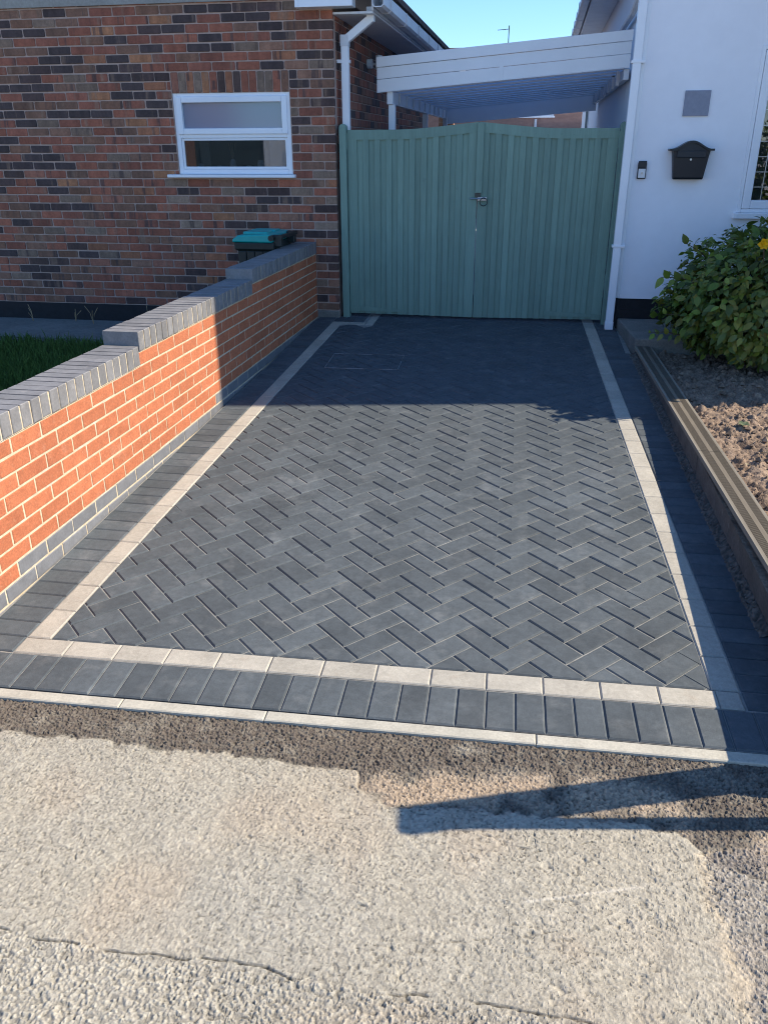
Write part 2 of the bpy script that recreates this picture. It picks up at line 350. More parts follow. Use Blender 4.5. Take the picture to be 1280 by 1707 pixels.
        sc1 = np.exp(-(((Y + .775) - (X - 1.9) * .33 + .04) / .004) ** 2) * sstep(X, 1.95, 2.0) * sstep(-X, -2.32, -2.25)
        C = C * (1 - sc1[..., None] * .5) + np.array([.6, .54, .44]) * sc1[..., None] * .5
        Z = np.where(Y > EDGE(X) + .02, G(Y) - .06, Z)
        return Z, C
    tag(grid_mesh('pavement', xs, ys, zf, m_tar, smooth=False), kind='structure')
footway()

# ------------------------------------------------------------------ driveway: herringbone field, cream lines, dark borders
W0, PHI = 2.71619, -.0428
def WR(y): return W0 + PHI * y                     # outer edge of the right cream line
TH = .0329
def drive():
    d = MB()
    ys = [-.2, 7.2]
    poly = [(-.205, -.205), (2.93, -.205 + .033 * 2.93), (2.63, 6.9), (-.17, 6.9)]
    d.ext([(x, y, -.0058) for x, y in poly], (0, 0, -.06))
    dr = d.build('driveway', m_bed); dr.rotation_euler = (math.atan(SL), 0, 0); tag(dr, kind='structure')
    # --- herringbone
    u = .0998; J = .0037; tp = .025; ct, st = math.cos(tp), math.sin(tp); r2 = math.sqrt(.5)
    p = Vector(((ct * r2 + st * r2), (st * r2 - ct * r2))); q = Vector(((ct * r2 - st * r2), (st * r2 + ct * r2)))
    O = Vector((1.093, 1.078)); pieces = []
    region = [(.102, .102 + .033 * .1), (WR(.2) - .102, .102 + .033 * 2.6), (WR(6.8) - .102, 6.8), (.102, 6.8)]
    def rect(o, a, b, la, lb):
        g = J / 2
        return [tuple(o + a * s + b * t) for s, t in ((g, g), (la - g, g), (la - g, lb - g), (g, lb - g))]
    for i in range(-60, 60):
        for j in range(-14, 14):
            o = O + (q - p) * (u * i) + (p + q) * (2 * u * j)
            if not (-.6 < o.x < 3.3 and -.5 < o.y < 7.2): continue
            for k, r in enumerate((rect(o, p, q, 2 * u, u), rect(o + p * 2 * u, p, q, u, 2 * u))):
                if area2(r) < 0: r = r[::-1]
                c = r
                for a in range(4):
                    c = clip(c, region[a], region[(a + 1) % 4])
                    if len(c) < 3: break
                if len(c) < 3: continue
                if min(x for x, y in c) < .412 and max(y for x, y in c) > 5.33:
                    my = sum(y for x, y in c) / len(c)
                    c = clip(c, (9, 5.33), (-9, 5.33)) if my < 5.33 else clip(c, (.412, 9), (.412, -9))
                if len(c) < 3: continue
                c = dedupe(c, .0015)
                if len(c) < 3 or area2(c) < .00006: continue
                cx, cy = sum(x for x, y in c) / len(c), sum(y for x, y in c) / len(c)
                pieces.append((math.hypot(cx - CAM.x, cy - CAM.y), k, o if k == 0 else o + p * 2 * u, c, abs(area2(c) - area2(r)) < 1e-6, (cx, cy)))
    pieces.sort(key=lambda t: t[0])
    full = {}
    for k in (0, 1):
        la, lb = (2 * u, u) if k == 0 else (u, 2 * u)
        g = J / 2; pr = [tuple(p * (s - la / 2) + q * (t - lb / 2)) for s, t in ((g, g), (la - g, g), (la - g, lb - g), (g, lb - g))]
        if area2(pr) < 0: pr = pr[::-1]
        full[k] = block(pr, -.03, 0, .0058).mesh('paving_block'); full[k].materials.append(m_char)
    rest = MB()
    for n, (dist, k, o, c, whole, ctr) in enumerate(pieces):
        dz = R.uniform(-.0012, .0012)
        if n < 300:
            if whole:
                la, lb = (2 * u, u) if k == 0 else (u, 2 * u); m = o + p * la / 2 + q * lb / 2
                link('paving_block', full[k], dr, (m.x, m.y, dz), (R.uniform(-.008, .008), R.uniform(-.008, .008), 0))
            else:
                me = block([(x - ctr[0], y - ctr[1]) for x, y in c], -.03, 0, .0058).mesh('paving_block'); me.materials.append(m_char)
                link('paving_block', me, dr, (ctr[0], ctr[1], dz))
        else:
            block(c, -.03, dz, .0058, rest)
    tag(rest.build('paving_block_field', m_char, dr), kind='stuff')
    # --- cream lines
    def strip(name, mat, poly, n0=0, ch=.005, dz=0):
        if area2(poly) < 0: poly = poly[::-1]
        poly = inset(poly, .0014)
        cx, cy = sum(x for x, y in poly) / len(poly), sum(y for x, y in poly) / len(poly)
        me = block([(x - cx, y - cy) for x, y in poly], -.03, 0, ch).mesh(name); me.materials.append(mat)
        return link(name, me, dr, (cx, cy, R.uniform(-.0008, .0008) + dz))
    fy = lambda x: .0329 * x
    e = Vector((math.cos(TH), math.sin(TH))); nrm = Vector((-e.y, e.x))
    Pt = lambda x, h: tuple(e * x + nrm * h)
    xs = [0, .2017] + [.2017 + .202 * k for k in range(1, 13)] + [2.7075]
    for a, b in zip(xs[:-1], xs[1:]): strip('cream_block', m_cream, [Pt(a, 0), Pt(b, 0), Pt(b, .1), Pt(a, .1)])
    y = .1
    while y < 5.33:
        y2 = min(y + .202, 5.33); strip('cream_block', m_cream, [(0, y), (.1, y + .003 * (y < .11)), (.1, y2), (0, y2)]); y = y2
    y = .1 + .0885
    while y < 6.7:
        strip('cream_block', m_cream, [(WR(y) - .1, y), (WR(y), y + .003), (WR(y + .202), y + .205), (WR(y + .202) - .1, y + .202)]); y += .202
    for a, b in ((0, .165), (.165, .33)): strip('cream_block', m_cream, [(a, 5.335), (b, 5.335), (b, 5.43), (a, 5.43)])
    for y in (5.335, 5.537): strip('cream_block', m_cream, [(.335, y), (.41, y), (.41, y + .2), (.335, y + .2)])
    # dark headers: front, left, right
    x = -.2 - .101
    while x < 3.0:
        strip('border_block', m_char, [Pt(x, -.203), Pt(x + .101, -.203), Pt(x + .101, -.002), Pt(x, -.002)], ch=.0055); x += .101
    y = .002
    while y < 5.6:
        wl = -.2105 + .0044 * y + .012
        strip('border_block', m_char, [(wl, y), (-.002, y), (-.002, y + .101), (wl, y + .101)], ch=.0055); y += .101
    y = .095
    while y < 6.3:
        wr = WR(y) + .2
        if y > 4.62: wr = min(wr + .06, 2.78 - .0205 * y) if y < 5.4 else 2.655
        strip('border_block', m_char, [(WR(y) + .002, y), (wr, y + .004), (wr - .004, y + .105), (WR(y + .101) + .002, y + .101)], ch=.0055); y += .101
    for a in (.0, .1, .2):
        for y in (5.435, 5.64): strip('border_block', m_char, [(a, y), (a + .1, y), (a + .1, y + .2), (a, y + .2)], ch=.0055)
    # pin kerb on the street side
    for a, b in ((-1.35, -.43), (-.43, .545), (.545, 1.07), (1.07, 1.99), (1.99, 2.91), (2.91, 3.8)):
        strip('edging_stone', m_edge, [Pt(a, -.257), Pt(b, -.257), Pt(b, -.205), Pt(a, -.205)], ch=.004, dz=-.003)
    return dr
DR = drive()
def manhole():
    c = [(.292, 3.886), (.879, 3.906), (.867, 4.325), (.279, 4.30)]; mb = MB()
    for a, b in zip(c, c[1:] + c[:1]): mb.bar((a[0], a[1], G(a[1]) + .0005), (b[0], b[1], G(b[1]) + .0005), .0045, .006)
    tag(mb.build('manhole_frame', m_frame), 'thin steel edge of a recessed manhole tray in shaded paving', 'manhole frame')
manhole()

# ------------------------------------------------------------------ garden wall
ZR = .15779
def garden_wall():
    root = empty('garden_wall', (-.21215, 0, 0), -.00444, label='low stepped red brick garden wall with blue brick coping', cat='garden wall')
    secs = [(-.35, 1.745, 7), (1.745, 3.665, 8), (3.665, 5.585, 9)]
    core = MB()
    for a, b, n in secs: core.box((-.197, a + .003, -.15), (-.003, b - .002, ZR + .075 * n + .004))
    core.build('mortar', m_mort, root)
    fr = lambda a, b, h: (h - .2, a, b)            # a along y, b up, h out of the face
    cache = {}
    def brick(y0, y1, z0, red):
        w = round(y1 - y0, 3); key = (w, red, R.randrange(4))
        if key not in cache:
            rr = R.random; h = .065; jj = lambda: R.uniform(-.0012, .0012)
            pl = [(-w / 2 + jj(), jj()), (w / 2 + jj(), jj()), (w / 2 + jj(), h + jj()), (-w / 2 + jj(), h + jj())]
            me = block(pl, 0, .2, .0028, frame=fr).mesh('red_brick' if red else 'blue_brick'); me.materials.append(m_red if red else m_blue); cache[key] = me
        link('red_brick' if red else 'blue_brick', cache[key], root, (R.uniform(-.0012, .0012), (y0 + y1) / 2, z0 + .005))
    for k in range(-3, 9):
        off = .419 + (.1125 if k % 2 == 0 else 0)
        y0 = -.35; y1 = 5.585
        if k == 7: y0 = secs[1][0]
        if k == 8: y0 = secs[2][0]
        js = [y0 - .005] + [j for j in (off + .225 * i for i in range(-5, 26)) if y0 + .04 < j < y1 - .04] + [y1 + .005]
        rz = -1 if True else 0
        for a, b in zip(js[:-1], js[1:]):
            m = (a + b) / 2; base = -1 if m < .42 else (0 if m < 2.87 else 1)
            if ZR + .075 * (k + 1) < G(b) - .01: continue
            brick(a + .005, b - .005, ZR + .075 * k, k >= base)
    # brick-on-edge coping
    cm = []
    for v in range(6):
        j = lambda: R.uniform(-.0012, .0012)
        pl = [(-.0325 + j(), j()), (.0325 + j(), j()), (.0325 + j(), .1025 + j()), (-.0325 + j(), .1025 + j())]
        me = block(pl, 0, .208, .003, frame=lambda a, b, h: (h - .2, a, b)).mesh('coping_brick'); me.materials.append(m_blue2); cm.append(me)
    for a, b, n in secs:
        z = ZR + .075 * n + .008; L = b - a; cnt = round(L / .0757); pt = L / cnt
        mm = MB().box((-.197, a + .03, z - .004), (.0035, b - .004, z + .0985)); mm.build('coping_mortar', m_mort, root)
        for i in range(cnt): link('coping_brick', cm[R.randrange(6)], root, (R.uniform(-.002, .002), a + pt * (i + .5), z + R.uniform(-.001, .001)), (0, 0, R.uniform(-.006, .006)))
garden_wall()

# ------------------------------------------------------------------ brick bungalow on the left
DH, ZT, XH = 5.59431, 2.7766, .03271
PAL = {'dark': [(.085, .052, .045), (.10, .06, .048), (.076, .052, .048)], 'red': [(.31, .106, .062), (.335, .115, .067), (.275, .097, .06), (.305, .122, .076)],
       'brown': [(.235, .115, .07), (.26, .132, .084), (.20, .104, .067)], 'orange': [(.38, .165, .08), (.36, .145, .074)], 'grey': [(.23, .15, .103), (.26, .172, .12)]}
def brick_bungalow():
    root = empty('brick_bungalow', (XH, DH, 0), label='brick bungalow of mottled red and purple bricks with small white window', cat='bungalow')
    # local: x left negative, y 0 = face, z world
    T = lambda x: x - XH
    wx0, wx1, wz0, wz1 = T(-1.497), T(-.381), 1.512, 2.228
    core = MB(); X0 = T(-5.2)
    D = .0045
    for a, b, c, d in ((X0, wx0, .05, 3.3), (wx1, -D, .05, 3.3), (wx0, wx1, .05, wz0), (wx0, wx1, wz1, 3.3)): core.box((a, D, c), (b, .25, d))
    core.build('mortar', m_hmort, root)
    MB().box((-.25, .25, .05), (-D, 6.5, 3.0)).build('side_mortar', m_hmort, root)
    fr = lambda a, b, h: (a, -h, b)
    cache = {}
    def mesh_for(w, h, kind, v):
        key = (round(w, 3), round(h, 3), kind, v)
        if key not in cache:
            j = lambda: R.uniform(-.0025, .0025)
            pl = rag(-w / 2, w / 2, -h / 2, h / 2)
            c = R.choice(PAL[kind]); f = R.uniform(.88, 1.12); c = tuple(x * f for x in c)
            me = block(pl, -.03, .0025, .003, col=c, frame=fr).mesh('brick'); me.materials.append(m_hbrick); cache[key] = me
        return cache[key]
    allb = []
    def rag(x0, x1, z0, z1):                   # worn outline: corners knocked off, edges out of true
        j = lambda: R.uniform(-.001, .0028); c = lambda: R.uniform(.003, .008)
        x0 += j(); x1 -= j(); z0 += j(); z1 -= j(); q = min(1, (x1 - x0) / .06); a, b, d, e = [c() * q for _ in range(4)]; t = R.uniform(-.0015, .0015)
        return [(x0 + a, z0), (x1 - b, z0 + t), (x1, z0 + b + .001), (x1, z1 - d), (x1 - d, z1 + t), (x0 + e, z1), (x0, z1 - e), (x0, z0 + a + .001)]
    def put(x0, x1, z0, z1, kind): allb.append((x0, x1, z0, z1, kind))
    def pick(x, z):
        infill = T(-2.55) < x < T(-1.62) and z < 2.0
        t = R.random()
        if infill: return 'red' if t < .58 else 'brown' if t < .82 else 'orange' if t < .93 else 'dark' if t < .955 else 'grey'
        return 'dark' if t < .26 else 'red' if t < .64 else 'brown' if t < .88 else 'grey' if t < .96 else 'orange'
    for r in range(-5, 33):
        zt = ZT - .075 * r; zb = zt - .075
        first = -.1125 + .003 if r % 2 else -.2225
        js = [0.0] + [first - .225 * i for i in range(24)]
        for b, a in zip(js[:-1], js[1:]):
            x0, x1 = a + .005, b - (.005 if b < 0 else 0); z0, z1 = zb + .005, zt - .005
            segs = [(x0, x1)]
            if z1 > wz0 - .005 and z0 < 2.402:                       # window and its soldier course
                if x1 > wx0 - .005 and x0 < wx1 + .005:
                    segs = [s for s in ((x0, min(x1, wx0 - .006)), (max(x0, wx1 + .006), x1)) if s[1] - s[0] > .02]
            for s in segs: put(s[0], s[1], z0, z1, pick((x0 + x1) / 2, z0))
    n = 15; pt = (wx1 - wx0) / n
    for i in range(n): put(wx0 + pt * i + .004, wx0 + pt * (i + 1) - .004, wz1 + .001, 2.397, R.choice(['red', 'red', 'brown', 'grey', 'dark', 'orange']))
    vis = lambda b: b[0] > T(-3.55)
    allb.sort(key=lambda b: (not vis(b), -b[2]))
    rest = MB()
    for i, (x0, x1, z0, z1, kind) in enumerate(allb):
        if i < 300:
            o = link('brick', mesh_for(x1 - x0, z1 - z0, kind, R.randrange(5)), root, ((x0 + x1) / 2, R.uniform(-.0015, .0015), (z0 + z1) / 2))
        else:
            c = R.choice(PAL[kind]); f = R.uniform(.8, 1.18); c = tuple(x * f for x in c)
            pl = rag(x0, x1, z0, z1)
            block(pl, -.03, .0025 + R.uniform(-.0015, .0015), .003, rest, c, frame=fr)
    tag(rest.build('brick_field', m_hbrick, root), kind='stuff')
    # side wall bricks (above the gate)
    sd = MB(); f2 = lambda a, b, h: (h, a, b)
    for r in range(-1, 16):
        zt = ZT - .075 * r; off = .0 if r % 2 else .1125
        for i in range(0, 28):
            a = off + .225 * i + .005
            if a < .1: a0, a1 = .1075 if r % 2 else .22, off + .225 * (i + 1) - .005
            else: a0, a1 = a, a + .215
            if a1 - a0 < .03: continue
            c = R.choice(PAL[R.choice(['dark', 'red', 'brown', 'red'])]); block([(a0, zt - .07), (a1, zt - .07), (a1, zt - .005), (a0, zt - .005)], -.03, .0015, .003, sd, c, frame=f2)
    tag(sd.build('side_brick_field', m_hbrick, root), kind='stuff')
    MB().box((X0, -.006, .05), (-.245, D + .01, ZT - .075 * 33 - .003)).build('plinth', m_plinth, root)
    MB().box((-.235, -.012, .15), (.0, .02, .298)).build('corner_stone', m_conc, root, bevel=.01)
    MB().box((X0, -.022, 2.936), (T(-.268), D - .001, 3.3)).build('concrete_band', m_band, root)
    # eaves: boxed end, soffit, fascia, gutter
    eb = MB().box((T(-.262), -.13, 2.856), (T(.235), .012, 3.14)); eb.box((T(-.262), -.136, 2.856), (T(-.235), -.13, 3.14)); eb.build('boxed_eaves_end', m_upvc, root, bevel=.004)
    MB().box((.0, .015, 2.815), (T(.385), 11.6, 2.832)).build('soffit', m_upvc2, root)
    MB().box((T(.372), .016, 2.835), (T(.39), 11.6, 3.0)).build('fascia', m_upvc2, root)
    g = MB(); prof = [(.0, .09), (.0, .0), (.02, -.018), (.08, -.018), (.1, .0), (.1, .09), (.094, .09), (.094, .006), (.078, -.01), (.022, -.01), (.006, .006), (.006, .09)]
    g.ext([(T(.392) + x, -.06, 2.868 + z) for x, z in prof], (0, 11.6, 0)); g.build('gutter', m_upvc2, root)
    for i in range(11):
        b = MB(); b.ext([(T(.392) + x * 1.12 - .004, .3 + .9 * i, 2.868 + z * 1.03 - .003) for x, z in prof[:6]], (0, .05, 0)); b.build('gutter_bracket', m_upvc2, root)
    rf = MB().ext([(T(.47), -.14, 2.985), (T(-4.2), -.14, 4.9), (T(-4.2), -.14, 5.02), (T(.47), -.14, 3.03)], (0, 12.2, 0)).build('roof', m_tile, root)
    for i in range(36): MB().ext([(T(.50), .0 + .33 * i, 2.985), (T(.46), .0 + .33 * i, 2.985), (T(.2), 0 + .33 * i, 3.16), (T(.5), 0 + .33 * i, 3.035)], (0, .3, 0)).build('eaves_tile', m_tile, rf)
    # downpipe with offset
    dp = empty('downpipe', (0, 0, 0)); dp.parent = root
    def sq(p, q, w=.066): return MB().bar(p, q, w, w, up=(0, 1, 0))
    x = T(.104); y = .16
    sq((x, y, .3), (x, y, 2.66)).build('pipe', m_upvc, dp, bevel=.006); sq((x, y, 2.63), (x + .235, y - .01, 2.79)).build('offset', m_upvc, dp, bevel=.006)
    sq((x + .235, y - .01, 2.765), (x + .235, y - .01, 2.88)).build('outlet', m_upvc, dp, bevel=.006); sq((x, y, 2.585), (x, y, 2.675), .075).build('socket', m_upvc2, dp, bevel=.004)
    MB().box((x - .075, y - .03, 2.455), (x + .042, y + .04, 2.483)).build('clip', m_upvc, dp, bevel=.003)
    # window
    wn = empty('window', (0, 0, 0)); wn.parent = root
    def frame(mb, x0, x1, z0, z1, t, y0, y1):
        mb.box((x0, y0, z0), (x0 + t, y1, z1)); mb.box((x1 - t, y0, z0), (x1, y1, z1)); mb.box((x0 + t, y0, z0), (x1 - t, y1, z0 + t)); mb.box((x0 + t, y0, z1 - t), (x1 - t, y1, z1)); return mb
    zm = 1.875
    F = frame(MB(), wx0, wx1, wz0 + .03, wz1, .042, .012, .075); F.box((wx0 + .042, .0125, zm - .022), (wx1 - .042, .0745, zm + .022)); F.build('frame', m_upvc, wn, bevel=.004)
    frame(MB(), wx0 + .03, wx1 - .03, zm + .008, wz1 - .028, .052, -.004, .06).build('sash', m_upvc, wn, bevel=.007)
    frame(MB(), wx0 + .043, wx1 - .043, wz0 + .073, zm - .0225, .022, .022, .06).build('bead', m_upvc, wn, bevel=.005)
    MB().box((wx0 + .075, .03, zm + .055), (wx1 - .075, .038, wz1 - .075)).build('obscured_pane', m_frost, wn)
    MB().box((wx0 + .06, .035, wz0 + .09), (wx1 - .06, .040, zm - .04)).build('pane', m_glass, wn)
    MB().box((T(-1.598), -.062, 1.512), (T(-.347), .05, 1.54)).build('sill', m_upvc, wn, bevel=.006)
    # room behind the glass
    rm = MB(); a, b = wx0 - .6, wx1 + .15
    rm.add([(a, .26, .6), (b, .26, .6), (b, 2.4, .6), (a, 2.4, .6), (a, .26, 2.5), (b, .26, 2.5), (b, 2.4, 2.5), (a, 2.4, 2.5)], [(0, 1, 2, 3), (4, 7, 6, 5), (1, 5, 6, 2), (0, 3, 7, 4), (3, 2, 6, 7)])
    rm.build('room', m_room, root)
    MB().box((wx0 - .02, .076, 1.50), (wx1 + .02, .32, 1.562)).build('inner_sill', m_upvc, root)
    MB().box((wx1 - .34, .42, 1.5), (wx1 - .06, .44, 2.3)).build('curtain', m_curt, root)
    MB().box((wx0 + .06, .42, 1.5), (wx0 + .16, .44, 2.3)).build('curtain', m_curt, root)
brick_bungalow()
def wall_lamp():
    r = empty('wall_lamp', (.034, 7.15, 2.56), label='small outdoor wall lamp on the dark side wall above the gate', cat='wall lamp')
    MB().tube([(0, 0, 0), (.05, 0, 0)], .045, 12).build('backplate', m_upvc2, r); MB().tube([(.04, 0, 0), (.13, -.05, -.01)], .012).build('arm', m_upvc2, r)
    MB().tube([(.13, -.05, -.06), (.13, -.05, .07)], .035, 12).build('lamp_glass', m_white, r)
wall_lamp()
def sill_jars():
    Y = DH + .18; Z0 = 1.562
    for i, (x, h, rr, lab) in enumerate([(-1.34, .07, .03, 'leftmost small pale jar on the sill inside the kitchen window'), (-1.16, .05, .028, 'small pale jar left of the reed diffuser behind the window'),
                                  (-.86, .055, .028, 'small pale jar right of the reed diffuser behind the window'), (-.74, .1, .036, 'taller pale pot on the sill behind the lower pane'), (-.52, .055, .03, 'rightmost small pale jar on the sill inside the window')]):
        tag(MB().tube([(x, Y, Z0), (x, Y, Z0 + h * .75), (x, Y, Z0 + h)], [rr, rr, rr * .75], 12).build('jar', m_white), lab, 'jar', 'jars on the window sill')
    r = empty('reed_diffuser', (-1.02, Y, Z0), label='glass reed diffuser with sticks on the sill behind the window', cat='diffuser')
    MB().tube([(0, 0, 0), (0, 0, .08), (0, 0, .11)], [.035, .03, .014], 12).build('bottle', m_white, r)
    for k in range(4): MB().tube([(0, 0, .09), ((k - 1.5) * .022, .01 * (k % 2), .25)], .003, 5).build('reed', m_reed, r)
sill_jars()

# ------------------------------------------------------------------ front garden on the left: path, gravel, lawn
def left_garden():
    tag(MB().box((-5.6, 4.74, -.05), (-.42, DH + .03, .131)).build('path', m_path, bevel=.006), kind='structure')
    xs = np.arange(-5.4, -.40, .05); ys = np.arange(-.3, 4.76, .05)
    def zf(X, Y): return np.minimum(.105, .04 + .022 * Y) + (vnoise(X, Y, .4, 7) - .5) * .03, None
    tag(grid_mesh('lawn', xs, ys, zf, m_lawn), kind='structure')
    g = MB()
    for i in range(2600):
        x, y = R.uniform(-3.8, -.45), R.uniform(4.5, 4.76); s = R.uniform(.006, .016); z = .112; t = R.uniform(.3, 1.1); c = (.2 * t, .19 * t, .17 * t)
        a = R.random() * 6; vs = [(x + s * math.cos(a + k * 2.1), y + s * math.sin(a + k * 2.1), z) for k in range(3)] + [(x, y, z + s * .9)]
        g.add(vs, [(0, 1, 3), (1, 2, 3), (2, 0, 3)], c)
    tag(g.build('gravel_strip', m_stone), 'thin strip of gravel along the house path', 'gravel', kind='stuff')
    b = MB()
    for i in range(26000):
        x, y = R.uniform(-3.6, -.43), R.uniform(1.6, 4.62)
        if y > 4.5 and R.random() < .6: continue
        z = min(.105, .04 + .022 * y) - .01; h = R.uniform(.05, .13) * (1.25 if R.random() < .08 else 1); a = R.random() * 6.28; l = R.uniform(.01, .06); wd = R.uniform(.0025, .005)
        dx, dy = math.cos(a), math.sin(a); t = R.uniform(.6, 1.3); c = (.105 * t, .175 * t, .035 * t)
        b.add([(x - dy * wd, y + dx * wd, z), (x + dy * wd, y - dx * wd, z), (x + dx * l * .4 + dy * wd * .7, y + dy * l * .4 - dx * wd * .7, z + h * .6), (x + dx * l, y + dy * l, z + h), (x + dx * l * .4 - dy * wd * .7, y + dy * l * .4 + dx * wd * .7, z + h * .6)], [(0, 1, 2, 3, 4)], c)
    tag(b.build('grass', m_grass), 'rough green grass of the front lawn behind the wall', 'grass', kind='stuff')
    # pale dry weeds along the path
    for i, (x, y) in enumerate([(-3.2, 5.45), (-2.75, 5.5), (-2.5, 5.4), (-1.95, 5.5), (-1.8, 5.3)]):
        w = MB()
        for k in range(3):
            a = R.random() * 6.28; h = R.uniform(.08, .2); w.tube([(0, 0, 0), (.02 * math.cos(a), .02 * math.sin(a), h * .6), (.07 * math.cos(a), .05 * math.sin(a), h)], .003, 5)
        tag(w.build('dry_weed', m_reed, None, (x, y, .131)), ['leftmost', 'second from left', 'third from left', 'fourth from left', 'rightmost'][i] + ' dry weed stalk along the black plinth', 'weed', 'dry weeds on the house path')
left_garden()

def wheelie_bin():
    r = empty('wheelie_bin', (-.575, 5.18, .131), -.05, label='dark wheelie bin with turquoise lid between wall and house', cat='wheelie bin')
    w, d = .175, .22
    b = MB(); lv = [(0, .80), (.55, .90), (.80, .97), (.803, 1.07), (.865, 1.08)]
    vs = []
    for z, s in lv: vs += [(-w * s, -d * s, z), (w * s, -d * s, z), (w * s, d * s, z), (-w * s, d * s, z)]
    fs = [(0, 3, 2, 1)] + [(4 * i + k, 4 * i + (k + 1) % 4, 4 * i + 4 + (k + 1) % 4, 4 * i + 4 + k) for i in range(4) for k in range(4)] + [(16, 17, 18, 19)]
    b.add(vs, fs); b.build('body', m_binb, r, bevel=.012)
    for i in range(4): MB().box((-.16 + .08 * i + .004, -d * .985 - .006, .64), (-.16 + .08 * (i + 1) - .004, -d * .90, .79)).build('rib_panel', m_binb, r, bevel=.006)
    l = MB(); P = [(-.205, .866), (-.20, .892), (-.15, .925), (.12, .940), (.175, .93), (.185, .885), (.17, .866)]
    l.ext([(x, -.245, z) for x, z in P], (0, .49, 0)); ld = l.build('lid', m_teal, r, bevel=.014)
    for y0, y1 in ((-.18, -.02), (.02, .18)): MB().box((-.12, y0, .925), (.11, y1, .953)).build('lid_panel', m_teal, ld, bevel=.010)
    for y in (-.225, .225): MB().tube([(.165, y - .022, .905), (.165, y + .022, .905)], .026, 12).build('hinge', m_binb, r)
    MB().tube([(.245, -.22, .915), (.245, .22, .915)], .018, 10).build('handle', m_binb, r)
    for y in (-.18, .18): MB().box((.165, y - .03, .83), (.25, y + .03, .93)).build('handle_bracket', m_binb, r, bevel=.008)
    for y in (-.2, .2): MB().tube([(.14, y - .03, .09), (.14, y + .03, .09)], .1, 16).build('wheel', m_blackp, r)
wheelie_bin()

